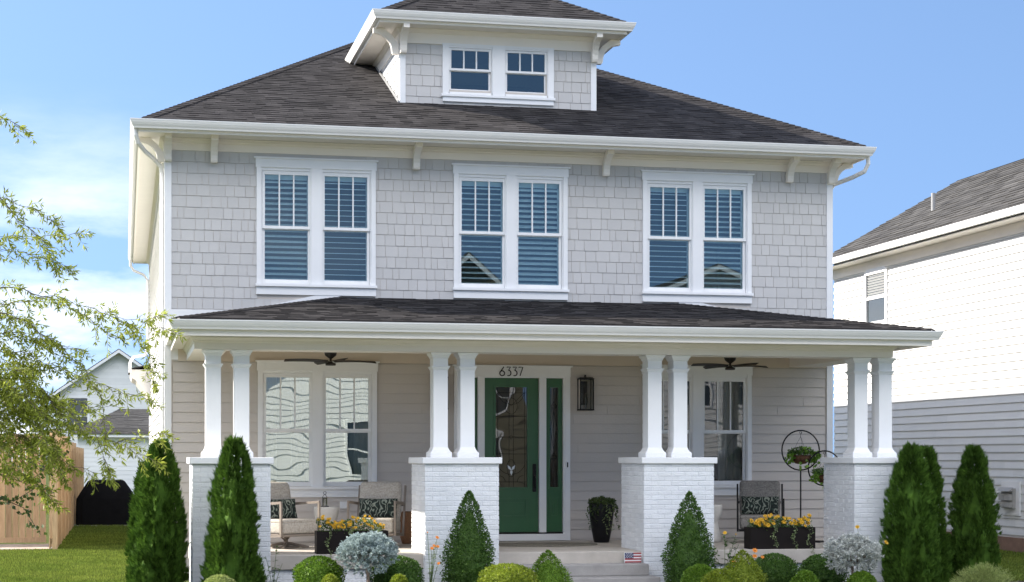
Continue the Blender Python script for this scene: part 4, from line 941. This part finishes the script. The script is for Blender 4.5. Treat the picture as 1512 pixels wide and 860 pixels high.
# ------------------------------------------------------------------ other buildings
def gable_house(name, label, x0, x1, y0, y1, ze, zr, axis, wallm, roofm, ex=.18, tk=.026, ov=.35, loc=None, faces=('s', 'w'), wins=(), cat='house', ov2=None):
    """axis 'y': the ridge runs in depth and the gables face the street; 'x': the ridge runs along the street"""
    h = thing(name, label, cat, ((x0+x1)/2, y0, 0)); b_ = MB(); b_.box(x0+.02, x1-.02, y0+.02, y1-.02, -.2, ze)
    if axis == 'y':
        xm = (x0+x1)/2; b_.prism([(x0+.02, ze), (x1-.02, ze), (xm, zr-.05)], lambda u, v, k: (u, k, v), y0+.02, y1-.02)
    elif axis == 'x':
        ym = (y0+y1)/2; b_.prism([(y0+.02, ze), (y1-.02, ze), (ym, zr-.05)], lambda u, v, k: (k, u, v), x0+.02, x1-.02)
    fixn(b_.build('wall', M[wallm], h)); s_ = MB()
    H_ = [w_[1:] for w_ in wins]
    if 's' in faces: clapboard(s_, (0, y0+.02, 0), (1, 0, 0), (0, -1, 0), x0, x1, .35, ze, ex, [(w_[1]-.05, w_[2]+.05, w_[3]-.05, w_[4]+.05) for w_ in wins if w_[0] == 's'])
    if 'n' in faces: clapboard(s_, (0, y1-.02, 0), (1, 0, 0), (0, 1, 0), x0, x1, .35, ze, ex, [(w_[1]-.05, w_[2]+.05, w_[3]-.05, w_[4]+.05) for w_ in wins if w_[0] == 'n'], t=tk)
    if 'w' in faces: clapboard(s_, (x0+.02, 0, 0), (0, 1, 0), (-1, 0, 0), y0, y1, .35, ze, ex, [(w_[1]-.05, w_[2]+.05, w_[3]-.05, w_[4]+.05) for w_ in wins if w_[0] == 'w'], t=.026)
    if axis == 'y' and ('s' in faces or 'n' in faces):     # gable courses
        z = ze; xm = (x0+x1)/2
        while z < zr-.25:
            k = (zr-z-ex)/(zr-ze)*(x1-x0)/2
            if 's' in faces: clapboard(s_, (0, y0+.02, z), (1, 0, 0), (0, -1, 0), xm-k, xm+k, 0, ex, ex)
            if 'n' in faces: clapboard(s_, (0, y1-.02, z), (1, 0, 0), (0, 1, 0), xm-k, xm+k, 0, ex, ex, t=tk)
            z += ex
    s_.build('lap_siding', M[wallm], h)
    r_ = MB(); o = ov; o2 = ov if ov2 is None else ov2
    if axis == 'y':
        xm = (x0+x1)/2; sl_ = (zr-ze)/((x1-x0)/2); zl = ze-sl_*o+.12; zt = zr+.12
        for e0, e1 in (((x0-o, zl), (xm, zt)), ((x1+o, zl), (xm, zt))):
            P4 = [(e0[0], y0-o2, e0[1]), (e0[0], y1+o2, e0[1]), (e1[0], y1+o2, e1[1]), (e1[0], y0-o2, e1[1])]
            roofsolid(r_, P4, .05); roofslope(r_, P4, ex=.2, tab=(.3, .9), t=.02)
        r_.build('roof', M[roofm], h)
        for yy, yk in ((y0-o2-.02, y0-o2+.02), (y1+o2-.02, y1+o2+.02)):
            q = MB(); q.prism([(x0-o, zl-.05), (xm, zt-.05), (x1+o, zl-.05), (x1+o, zl-.23), (xm, zt-.25), (x0-o, zl-.23)], lambda u, v, k: (u, k, v), yy, yk)
            fixn(q.build('rake_board', M['white'], h))
        q = MB()
        q.box(x0-o-.10, x0-o+.02, y0-o2, y1+o2, zl-.15, zl-.01); q.box(x1+o-.02, x1+o+.10, y0-o2, y1+o2, zl-.15, zl-.01); q.build('gutter', M['white'], h)
        q = MB(); q.box(x0-o, x0, y0-o2+.03, y1+o2-.03, zl-.20, zl-.18); q.box(x1, x1+o, y0-o2+.03, y1+o2-.03, zl-.20, zl-.18); q.box(x0-.03, x0+.01, y0, y1, zl-.42, zl-.2)
        q.build('soffit', M['cream'], h)
    for w_ in wins:
        f_, a, b2, c_, d_ = w_; q = MB(); p_ = MB(); t_ = .10
        def put(m__, u0, u1, v0, v1, n0, n1):
            if f_ == 's': m__.box(u0, u1, y0+.02-n1, y0+.02-n0, v0, v1)
            elif f_ == 'n': m__.box(u0, u1, y1-.02+n0, y1-.02+n1, v0, v1)
            else: m__.box(x0+.02-n1, x0+.02-n0, u0, u1, v0, v1)
        put(q, a-t_, a, c_-t_, d_+t_, -.02, .05); put(q, b2, b2+t_, c_-t_, d_+t_, -.02, .05); put(q, a, b2, d_, d_+t_*1.4, -.02, .055); put(q, a, b2, c_-t_, c_, -.02, .06)
        m2 = (c_+d_)/2; put(q, a, b2, m2-.03, m2+.03, .0, .035)
        put(p_, a, b2, c_, d_, .0, .012)
        wq = q.build('window', M['white'], h); p_.build('pane', M['dpane'], wq)
    return h
M['dpane'] = mat('dark_window_pane', (.03, .04, .045), .06, spec=.8)
# neighbour on the right: its long side faces us
NB = gable_house('neighbour_house', 'white lap sided house at the right edge with grey roof and gutter', 17.3, 24.3, 26.5, 42.0, 6.86, 8.85, 'y', 'nsiding', 'roof2', ex=.165, ov=.40, faces=('w',), wins=(('w', 38.87, 39.95, 5.10, 6.22),), ov2=.25)
ls = MB(); z = 5.68
while z < 6.2: ls.add([(17.315, 38.92, z), (17.315, 39.9, z), (17.275, 39.9, z+.045), (17.275, 38.92, z+.045)], [(0, 1, 2, 3)]); z += .062
ls.build('louvred_shutter', M['white'], NB)
q = MB(); q.box(17.26, 17.33, 26.5, 42, -.1, .30); q.build('foundation', M['found'], NB)
VP_ = MB(); VP_.tube([(18.55, 39, 7.45), (18.55, 39, 8.10)], .05, 10); VP_.tube([(18.55, 39, 7.6), (18.55, 39, 7.64)], .10, 10); VP_.build('vent_pipe', M['grey'], NB)
q = MB(); q.box(17.27, 17.305, 32.45, 33.20, .74, 1.42); hv = q.build('vent_mounting_plate', M['wsiding'], NB)
q = MB(); q.box(17.20, 17.27, 32.60, 33.08, .88, 1.28)
for k in range(2): q.box(17.14, 17.20, 32.62+.24*k, 32.83+.24*k, .90, 1.0); q.box(17.14, 17.20, 32.62+.24*k, 32.83+.24*k, 1.04, 1.16)
q.prism([(17.10, 1.22), (17.20, 1.22), (17.20, 1.30)], lambda u, v, k: (u, k, v), 32.58, 33.10); q.build('vent_hood', M['dgrey'], hv)
# houses at the back left
BG = gable_house('distant_house', 'white gabled house far behind the side fence', -4.05, 3.3, 118, 130, 6.2, 8.75, 'y', 'wsiding', 'roof2', ex=.2, ov=.55, faces=('s',), wins=(('s', -3.55, -2.35, 3.4, 5.7),))
GR = thing('garage', 'low white garage with a grey hip roof in front of the distant gabled house', 'garage', (1.0, 84, 0))
q = MB(); q.box(-2.1, 4.5, 84, 92, -.1, 2.95); q.build('wall', M['wsiding'], GR)
q = MB(); clapboard(q, (0, 84, 0), (1, 0, 0), (0, -1, 0), -2.1, 4.5, .1, 2.9, .2); q.build('lap_siding', M['wsiding'], GR)
q = MB(); a, b, c, e_, f_, g_ = (-2.45, 83.6, 2.98), (4.9, 83.6, 2.98), (4.9, 92.4, 2.98), (-2.45, 92.4, 2.98), (-.25, 87.8, 4.22), (2.7, 87.8, 4.22)
for pl in ([a, b, g_, f_], [e_, a, f_], [b, c, g_], [c, e_, f_, g_]): roofsolid(q, pl); roofslope(q, pl, ex=.2, tab=(.3, .9), t=.02)
q.build('roof', M['roof2'], GR)
q = MB(); q.sweep([(-2.4, 92), (-2.4, 83.65), (4.8, 83.65), (4.8, 92)], [(-.3, 2.82), (0, 2.82), (0, 2.97), (-.3, 2.97)]); q.build('fascia', M['white'], GR)
# houses across the street, behind the camera: what the windows mirror
def across(name, label, x0, x1, ze, zr, m, axis='y', wins=()):
    return gable_house(name, label, x0, x1, -28, -16, ze, zr, axis, m, 'roof2', ex=.25, tk=.032, ov=.45, faces=('n',), wins=wins)
across('facing_house', 'white sided house across the street seen in the left porch windows', 4.7, 10.7, 5.4, 7.9, 'wsiding', 'y', (('n', 8.9, 9.7, 1.2, 3.2), ('n', 9.9, 10.5, 1.2, 3.2)))
across('facing_house', 'olive gabled house across the street mirrored in the upper middle window', 11.2, 16.2, 8.1, 10.15, 'olive', 'y', (('n', 12.2, 13.4, 3.8, 5.2), ('n', 14.2, 15.4, 3.8, 5.2), ('n', 12.4, 15.0, .6, 2.8)))
across('facing_house', 'pale house across the street mirrored low in the upper right window', 21.9, 27.0, 8.9, 9.9, 'wsiding', 'y', (('n', 23, 24, 4, 6), ('n', 25, 26, 4, 6)))
across('facing_house', 'cream house across the street beyond the left edge', -6.5, .8, 5.6, 8.0, 'wsiding', 'y', (('n', -4.6, -3.4, 1, 3), ('n', -2, -.8, 1, 3)))

# ------------------------------------------------------------------ grass blades on the visible lawn
random.seed(90); gb = MB()
def blades(x0, x1, y0, y1, n, h=.05, w=.012):
    for _ in range(n):
        p = Vector((ru(x0, x1), ru(y0, y1), 0)); leaf(gb, p, Vector((ru(-.5, .5), ru(-.5, .5), 1)), Vector((0, 1, 0)), h*ru(.5, 1.3), w, 0, ru(0, .5))
blades(-1.35, .55, 34, 51, 26000, .055, .016); blades(-3.4, -1.2, 27, 37.6, 24000, .05, .014); blades(-1.3, .4, 25.5, 34, 16000); blades(12.4, 17.3, 25, 33.5, 34000, .05, .014)
gb.build('grass', M['grass'])['kind'] = 'stuff'

# ------------------------------------------------------------------ things on the porch
FZ = .552
def fan(name, loc, rot, label):
    t = thing(name, label, 'fan', loc, rot, 'porch ceiling fans')
    h_ = MB(); h_.lathe([(.075, .0), (.08, .03), (.035, .05), (.018, .06), (.018, .10), (.05, .12), (.085, .15), (.10, .22), (.09, .29), (.06, .32)], (0, 0, -.33), 20); h_.build('motor_housing', M['fan'], t, loc=(0, 0, 0), smooth=True)
    for k in range(4):
        b_ = MB(); a = R(90*k+12); L5 = .66; vs = []
        for i in range(9):
            u = i/8; r_ = .05+L5*u; wd = (.035+.035*math.sin(math.pi*min(1, u*.8+.1)))*(1 if u < .97 else .6); z = -.275+.012*math.sin(u*3)
            for sgn in (-1, 1):
                for zz in (0, .008): vs.append((r_*math.cos(a)-sgn*wd*math.sin(a), r_*math.sin(a)+sgn*wd*math.cos(a), z+zz+sgn*.014))
        fs = []
        for i in range(8):
            o = i*4; fs += [(o, o+2, o+6, o+4), (o+1, o+5, o+7, o+3), (o, o+4, o+5, o+1), (o+2, o+3, o+7, o+6)]
        fs += [(0, 1, 3, 2), (32, 34, 35, 33)]; b_.add(vs, fs); b_.build('blade', M['fan'], t, loc=(0, 0, 0))
    return t
f1 = fan('ceiling_fan', (2.98, 26.5, 3.585), R(0), 'dark bronze ceiling fan above the two beige armchairs on the left half of the porch')
dup(f1, (9.20, 26.5, 3.585), R(4), 'dark bronze ceiling fan above the lone grey armchair on the right half of the porch')

def lantern(loc, label):
    t = thing('wall_lantern', label, 'lantern', loc, 0, 'wall lanterns beside the front door')
    w2, d2, h2 = .115, .20, .50; m_ = MB()
    for x in (-w2, w2-.016):
        for y in (-d2, -.03): m_.box(x, x+.016, y, y+.016, .0, h2)
    m_.box(-w2-.004, w2+.004, -d2-.004, -.01, -.012, .012); m_.box(-w2-.004, w2+.004, -d2-.004, -.01, h2-.012, h2+.006); m_.box(-w2+.01, w2-.01, -d2+.015, -.03, h2+.006, h2+.02)
    m_.build('frame', M['black'], t, loc=(0, 0, 0))
    m_ = MB(); m_.box(-.05, .05, -.012, 0, .08, h2-.04); m_.tube([(0, -.01, h2+.02), (0, -.05, h2+.06), (0, -.10, h2+.055), (0, -.115, h2+.02)], .009, 6); m_.build('bracket', M['black'], t, loc=(0, 0, 0))
    m_ = MB()
    m_.quad((-w2+.016, -d2+.008, .012), (w2-.016, -d2+.008, .012), (w2-.016, -d2+.008, h2-.012), (-w2+.016, -d2+.008, h2-.012))
    for x in (-w2+.008, w2-.008): m_.quad((x, -d2+.016, .012), (x, -.03, .012), (x, -.03, h2-.012), (x, -d2+.016, h2-.012))
    m_.build('glass', M['glasslamp'], t, loc=(0, 0, 0))
    m_ = MB(); m_.lathe([(.012, .012), (.012, .10), (.03, .12), (.034, .18), (.02, .25), (.004, .28)], (0, -.11, 0), 12); m_.build('bulb', M['glasslamp'], t, loc=(0, 0, 0))
    return t
l1 = lantern((7.25, W-.022, 2.66), 'black box lantern on the siding right of the green door')
dup(l1, (4.87, W-.022, 2.66), None, 'black box lantern left of the green door, mostly hidden behind a column')

def armchair(loc, rot, label, metal, fab, group='swivel armchairs on the porch', swivel=True):
    t = thing('armchair', label, 'armchair', loc, rot, group); m_ = M[metal]
    w = .335                      # half width of the seat, front at -y
    for sx_ in (-1, 1):
        x = sx_*(w+.02); f_ = MB()
        def bar(a, b_, r_=.019): 
            a = Vector(a); b_ = Vector(b_); d = (b_-a).normalized(); u = Vector((1, 0, 0)); v = d.cross(u); vs = []
            for p in (a-d*r_*.6, b_+d*r_*.6):
                for (i, j) in ((-1, -1), (1, -1), (1, 1), (-1, 1)): vs.append(p+u*i*.014+v*j*r_)
            f_.add(vs, [(0, 1, 2, 3), (7, 6, 5, 4), (0, 4, 5, 1), (1, 5, 6, 2), (2, 6, 7, 3), (3, 7, 4, 0)])
        bar((x, -.36, .215), (x, -.36, .66)); bar((x, -.36, .68), (x, .30, .64)); bar((x, -.36, .20), (x, .24, .17)); bar((x, .24, .17), (x, .44, .90)); bar((x, -.30, .21), (x, .2, .18))
        f_.build('arm', m_, t, loc=(0, 0, 0))
    f_ = MB(); f_.box(-w, w, -.37, -.34, .185, .215); f_.box(-w, w, .22, .25, .155, .19); f_.box(-w, w, .36, .38, .60, .64); f_.box(-w, w, -.36, .24, .18, .196); f_.build('seat_frame', m_, t, loc=(0, 0, 0))
    f_ = MB()
    if swivel:
        f_.lathe([(.10, .0), (.10, .012), (.035, .02), (.035, .17)], (0, -.02, .01), 14)
        for a in (45, 135): 
            c_, s_ = math.cos(R(a)), math.sin(R(a)); f_.tube([(.34*c_, .34*s_-.02, .014), (.08*c_, .08*s_-.02, .06), (-.08*c_, -.08*s_-.02, .06), (-.34*c_, -.34*s_-.02, .014)], [.018, .024, .024, .018], 6)
        f_.tube([(-.22, -.2, .17), (0, -.02, .10), (.22, .16, .17)], .014, 6)
    f_.lathe([(.20, 0), (.21, .01), (.19, .022)], (0, -.02, .0), 24); f_.build('swivel_base', m_, t, loc=(0, 0, 0))
    c_ = MB(); c_.bevbox(-w+.01, w-.01, -.37, .26, .215, .40, .045, n=4); c_.bevbox(-w+.012, w-.012, -.368, .26, .37, .435, .032, n=4); c_.build('seat_cushion', M[fab], t, loc=(0, 0, 0), smooth=True)
    c_ = MB(); c_.bevbox(-w+.01, w-.01, -.09, .07, -.0, .58, .08, n=4)
    # leaning back, sagging top corners drawn up into ears
    vs = []
    for (x, y, z) in c_.v:
        z2 = z+ .025*(abs(x)/w)**6*(1 if z > .4 else 0); y2 = y-.02*math.cos(x/w*1.5)*(1-abs(z-.3)/.4)
        vs.append((x, .235+y2*math.cos(.22)+z2*math.sin(.22), .40+z2*math.cos(.22)-y2*math.sin(.22)*.3))
    c_.v = vs; c_.build('back_cushion', M[fab], t, loc=(0, 0, 0), smooth=True)
    return t
def pillow(loc, rot, label):
    m_ = MB(); n = 14; vs = []; fs = []; w2, h2 = .30, .155
    for sgn in (-1, 1):
        for i in range(n+1):
            for j in range(n+1):
                u, v = i/n*2-1, j/n*2-1; th = .075*((1-u**4)*(1-v**4))**.5; pin = 1-.05*(1-abs(u))*abs(v)**2
                vs.append((u*w2*(1-.05*(1-abs(v)**2)), sgn*th, h2+v*h2*(pin)))
    for s_ in range(2):
        o = s_*(n+1)**2
        for i in range(n):
            for j in range(n): q = (o+i*(n+1)+j, o+(i+1)*(n+1)+j, o+(i+1)*(n+1)+j+1, o+i*(n+1)+j+1); fs.append(q if s_ == 0 else q[::-1])
    m_.add(vs, fs); o = m_.build('throw_pillow', M['leafy'], loc=loc, smooth=True); o.rotation_euler = (-.22, 0, rot); return tag(o, label, 'pillow', 'leafy lumbar pillows')
def chair_with_pillow(x, y, rot, label, plabel, metal, fab):
    armchair((x, y, FZ), rot, label, metal, fab); d = Matrix.Rotation(rot, 3, 'Z') @ Vector((0, .07, 0)); pillow((x+d.x, y+d.y, FZ+.42), rot, plabel)
chair_with_pillow(2.32, 26.65, R(33), 'beige boucle armchair behind the leftmost pier, turned to the right', 'dark leafy pillow on the armchair half hidden by the leftmost pier', 'taupe', 'boucle')
chair_with_pillow(3.70, 26.75, R(-20), 'beige boucle armchair with taupe frame between the two left piers, under the window', 'dark leafy pillow on the middle armchair in front of the left window', 'taupe', 'boucle')
chair_with_pillow(9.84, 26.9, R(-19), 'grey boucle armchair with black frame on the right half of the porch', 'dark leafy pillow on the grey armchair with the black frame', 'black', 'boucleg')
def drum(loc, label):
    m_ = MB(); m_.lathe([(.175, .0), (.165, .08), (.125, .28), (.12, .31), (.16, .38), (.185, .46), (.19, .56), (.185, .59), (.0, .59)], (0, 0, 0), 28)
    return tag(m_.build('side_table', M['stone'], loc=loc, smooth=True), label, 'side table', 'hourglass side tables')
drum((3.0, 27.25, FZ), 'pale hourglass side table between the two beige armchairs')
drum((9.08, 27.1, FZ), 'pale hourglass side table half hidden by the pier right of the door')
t = thing('candle_lantern', 'tiny black wire and glass lantern on the pale side table by the left window', 'lantern', (2.97, 27.2, FZ+.592))
m_ = MB(); m_.lathe([(.062, 0), (.062, .012), (.02, .014)], (0, 0, 0), 18)
for k in range(4): m_.tube([(.045*math.cos(k*1.57+.7), .045*math.sin(k*1.57+.7), .012), (.045*math.cos(k*1.57+.7), .045*math.sin(k*1.57+.7), .15), (.01*math.cos(k*1.57+.7), .01*math.sin(k*1.57+.7), .185)], .004, 5)
m_.tube([(.022*math.cos(R(a)), 0, .21+.022*math.sin(R(a))) for a in range(0, 361, 30)], .004, 5); m_.build('frame', M['black'], t, loc=(0, 0, 0))
m_ = MB(); m_.lathe([(.035, .014), (.035, .12), (.02, .14)], (0, 0, 0), 14); m_.build('glass', M['glasslamp'], t, loc=(0, 0, 0))
tag(MB().lathe([(.10, 0), (.13, .1), (.14, .3), (.13, .46), (.10, .5), (.09, .49), (.0, .3)], (0, 0, 0), 20).build('woven_basket', M['wicker'], loc=(4.31, 27.55, FZ), smooth=True), 'tall brown woven basket peeking out behind the pier left of the door', 'basket')
# tall urn by the door
t = thing('potted_plant', 'black tapered urn with trailing foliage beside the green door', 'planter', (7.36, 27.35, FZ)); random.seed(101)
m_ = MB()
m_.lathe([(.115, 0), (.125, .02), (.16, .20), (.19, .42), (.20, .60), (.195, .62), (.17, .62), (.165, .56), (.0, .55)], (0, 0, 0), 26); m_.build('pot', M['urn'], t, loc=(0, 0, 0), smooth=True)
m_ = MB(); m2 = MB()
for _ in range(1100):
    a = ru(0, 6.28); r_ = .21*rnd()**.5; leaf(m_, Vector((r_*math.cos(a), r_*math.sin(a), .60+ru(0, .13)*(1-r_*2))), rv()+Vector((0, 0, .5)), rv(), ru(.02, .045), .022)
def trail(mb, p, L6, n, ls, dirx=0, wob=.03):
    for i in range(n):
        u = rnd(); q = Vector(p)+Vector((dirx*math.sin(min(1, u*2)*1.5)*.6+wob*math.sin(u*9), -.02-.05*math.sin(u*2), -L6*u)); leaf(mb, q+rv()*.014, rv()+Vector((0, -.6, -.2)), rv(), ls*ru(.6, 1.2), ls*.7)
for _ in range(12): a = ru(3.0, 6.4); trail(m_, (.19*math.cos(a), .19*math.sin(a), .62), ru(.1, .30), 26, .03, .05*math.cos(a))
trail(m_, (-.2, -.05, .6), .38, 60, .032, -.06); trail(m_, (.18, -.09, .62), .42, 60, .03, .05)
for dx in (0, .05, .09): trail(m2, (dx, -.19, .62), ru(.40, .58), 46, .028)
m_.build('foliage', M['darkleaf'], t, loc=(0, 0, 0)); m2.build('trailing_ivy', M['vine'], t, loc=(0, 0, 0))
# long flower planters on the porch edge
def trough(loc, label, seed, n=70, vines=((-.28, .36), (.08, .30), (.38, .40)), fsz=.035, fh=.17):
    random.seed(seed); t = thing('flower_planter', label, 'planter', loc, 0, 'long dark flower planters on the porch edge')
    b_ = MB(); x0, x1, d, h_ = -.50, .50, .15, .315
    b_.box(x0, x1, -d, -d+.02, 0, h_); b_.box(x0, x1, d-.02, d, 0, h_); b_.box(x0, x0+.02, -d+.02, d-.02, 0, h_); b_.box(x1-.02, x1, -d+.02, d-.02, 0, h_); b_.box(x0+.02, x1-.02, -d+.02, d-.02, .0, h_-.04); b_.build('trough', M['pot'], t, loc=(0, 0, 0))
    lf_ = MB(); fl_ = MB(); vn = MB()
    hh = lambda x: fh*(.55+.5*abs(math.sin(x*5.2+seed)))
    for _ in range(1500):
        x = ru(-.48, .44); leaf(lf_, Vector((x, ru(-.15, .13), h_-.03+ru(0, hh(x)))), rv()+Vector((0, -.2, .5)), rv(), ru(.025, .05), .016)
    for _ in range(n):
        x = ru(-.5, .44); z = h_+hh(x)*ru(.15, 1.1); flower(fl_, Vector((x, ru(-.20, -.02), z)), fsz*ru(.8, 1.15), 0, 9)
    for vx, vl in vines:
        for k in range(2): trail(vn, (vx+ru(-.02, .03), -d-.01, h_+.04), vl, 52, .028)
    lf_.build('foliage', M['fern'], t, loc=(0, 0, 0)); fl_.build('blossoms', M['yel'], t, loc=(0, 0, 0)); vn.build('trailing_vine', M['vine'], t, loc=(0, 0, 0))
trough((3.10, 24.98, FZ), 'dark trough of orange yellow flowers on the porch edge behind the blue spruce', 111, 74, ((-.33, .40), (-.05, .12), (.34, .12)), .028, .20)
trough((9.44, 24.98, FZ), 'dark trough of yellow daisies on the porch edge in front of the grey armchair', 112, 48, ((-.17, .30), (.13, .36), (.39, .46)), .04)
# hanging basket stand
t = thing('plant_stand', 'black iron stand with two hoops for hanging baskets at the right end of the porch', 'plant stand', (10.48, 26.8, FZ))
m_ = MB()
def hoop(c, r_): m_.tube([(c[0]+r_*math.cos(R(a)), c[1], c[2]+r_*math.sin(R(a))) for a in range(0, 361, 12)], .012, 7, cap=False)
hoop((0, 0, 1.455), .315); m_.build('hoop', M['black'], t, loc=(0, 0, 0)); m_ = MB()
hoop((.33, -.18, 1.17), .275); m_.build('hoop', M['black'], t, loc=(0, 0, 0))
m_ = MB(); m_.tube([(0, 0, .0), (0, 0, 1.14)], .013, 8); m_.tube([(0, 0, .02), (.33, -.18, .02), (.33, -.18, .90)], .012, 8); m_.tube([(-.02, 0, .01), (.2, -.3, .01), (.45, -.1, .01), (.2, .15, .01), (0, 0, .01)], .010, 6); m_.build('pole', M['black'], t, loc=(0, 0, 0))
for c in ((0, 0, 1.755), (.33, -.18, 1.43)):
    m_ = MB(); m_.tube([(c[0]+.02*math.cos(R(a)), c[1], c[2]-.02+.02*math.sin(R(a))) for a in range(90, 440, 30)]+[(c[0], c[1], c[2]-.06), (c[0], c[1], c[2]-.10)], .0035, 5); m_.build('hook', M['black'], t, loc=(0, 0, 0))
def basket(loc, label, seed, s_=1):
    random.seed(seed); t = thing('hanging_basket', label, 'hanging basket', loc, 0, 'coir hanging baskets')
    b_ = MB(); b_.lathe([(.02, -.13*s_), (.08*s_, -.12*s_), (.13*s_, -.07*s_), (.16*s_, .0), (.155*s_, .01), (.0, -.01)], (0, 0, 0), 22); b_.build('coir_liner', M['coir'], t, loc=(0, 0, 0), smooth=True)
    b_ = MB()
    for k in range(3): a = k*2.09+.5; b_.tube([(.15*s_*math.cos(a), .15*s_*math.sin(a), 0), (0, 0, .29*s_)], .0025, 4)
    for z, r_ in ((.0, .163*s_), (-.07*s_, .137*s_)): b_.tube([(r_*math.cos(R(a)), r_*math.sin(R(a)), z) for a in range(0, 361, 20)], .003, 4, cap=False)
    b_.build('wire', M['black'], t, loc=(0, 0, 0))
    f_ = MB(); g_ = MB()
    for _ in range(620):
        a = ru(0, 6.28); r_ = .19*s_*rnd()**.5; leaf(f_, Vector((r_*math.cos(a), r_*math.sin(a), ru(.0, .13)*s_*(1-r_*2.5)+.01)), rv()+Vector((0, 0, .4)), rv(), ru(.025, .05), .025)
    for c, n_ in (((-.2*s_, -.08, -.03), 60), ((.2*s_, -.06, -.0), 70), ((.02, -.1, .09), 30), ((.19*s_, -.05, -.09), 30), ((-.02, -.14, -.13), 10)):
        for _ in range(n_): leaf(g_, Vector(c)+rv()*.06*s_, rv()+Vector((0, -.5, -.5)), rv(), ru(.045, .075), .05)
    f_.build('foliage', M['fern'], t, loc=(0, 0, 0)); g_.build('trailing_leaves', M['vinelime'], t, loc=(0, 0, 0)); return t
basket((10.48, 26.8, FZ+1.37), 'fern filled coir basket hanging in the taller hoop', 121, 1.05)
basket((10.81, 26.62, FZ+1.06), 'coir basket in the lower hoop, half hidden by the rightmost pier', 122, 1.0)
# door mat
m_ = MB(); n = 36
vs = [(0, 0, .018)]+[(.86*math.cos(math.pi*2*i/n), -.02+.50*math.sin(math.pi*2*i/n), .018) for i in range(n)]+[(.87*math.cos(math.pi*2*i/n), -.02+.51*math.sin(math.pi*2*i/n), .002) for i in range(n)]
m_.add(vs, [(0, 1+i, 1+(i+1) % n) for i in range(n)]+[(1+i, 1+n+i, 1+n+(i+1) % n, 1+(i+1) % n) for i in range(n)])
tag(m_.build('door_mat', M['rug'], loc=(6.24, 26.7, FZ)), 'oval patterned door mat on the porch in front of the green door', 'mat')
# little painted flag block on the step
t = thing('flag_block', 'small wooden block painted as a flag, standing on the step by the pier', 'ornament', (7.085, 24.60, .387))
b_ = MB(); b_.bevbox(-.125, .125, 0, .035, 0, .148, .004, n=2); b_.build('block', M['white'], t, loc=(0, 0, 0))
for k in range(4): s_ = MB(); s_.box(-.122 if k < 2 else .005, .122, -.004, .001, .006+k*.0405, .006+k*.0405+.0195); s_.build('red_stripe', M['red'], t, loc=(0, 0, 0))
s_ = MB(); s_.box(-.122, .004, -.006, .0, .066, .145); cn = s_.build('canton', M['navy'], t, loc=(0, 0, 0))
s_ = MB()
for r_ in range(4):
    for c_ in range(5 if r_ % 2 == 0 else 4):
        x = -.108+c_*.0245+(.012 if r_ % 2 else 0); z = .076+r_*.019; pts = []
        for k in range(10): rr = .0085 if k % 2 == 0 else .0035; a = math.pi/2+k*math.pi/5; pts.append((x+rr*math.cos(a), -.0085, z+rr*math.sin(a)))
        s_.add(pts, [tuple(range(10))])
s_.build('stars', M['white'], cn, loc=(0, 0, 0))
# warm lamp far inside the right window
t = thing('indoor_sconce', 'small lit candle lamp inside the right porch window, seen between the columns', 'lamp', (8.72, W+.9, 2.42))
b_ = MB(); b_.lathe([(.004, 0), (.020, .03), (.018, .07), (.002, .12)], (0, 0, 0), 10); b_.build('flame_bulb', M['glow'], t, loc=(0, 0, 0), smooth=True)
b_ = MB(); b_.tube([(0, 0, .0), (0, .0, -.06), (0, .08, -.10), (0, .3, -.10)], .008, 6); b_.lathe([(.02, 0), (.026, -.01), (.01, -.02)], (0, 0, 0), 10); b_.build('arm', M['black'], t, loc=(0, 0, 0))
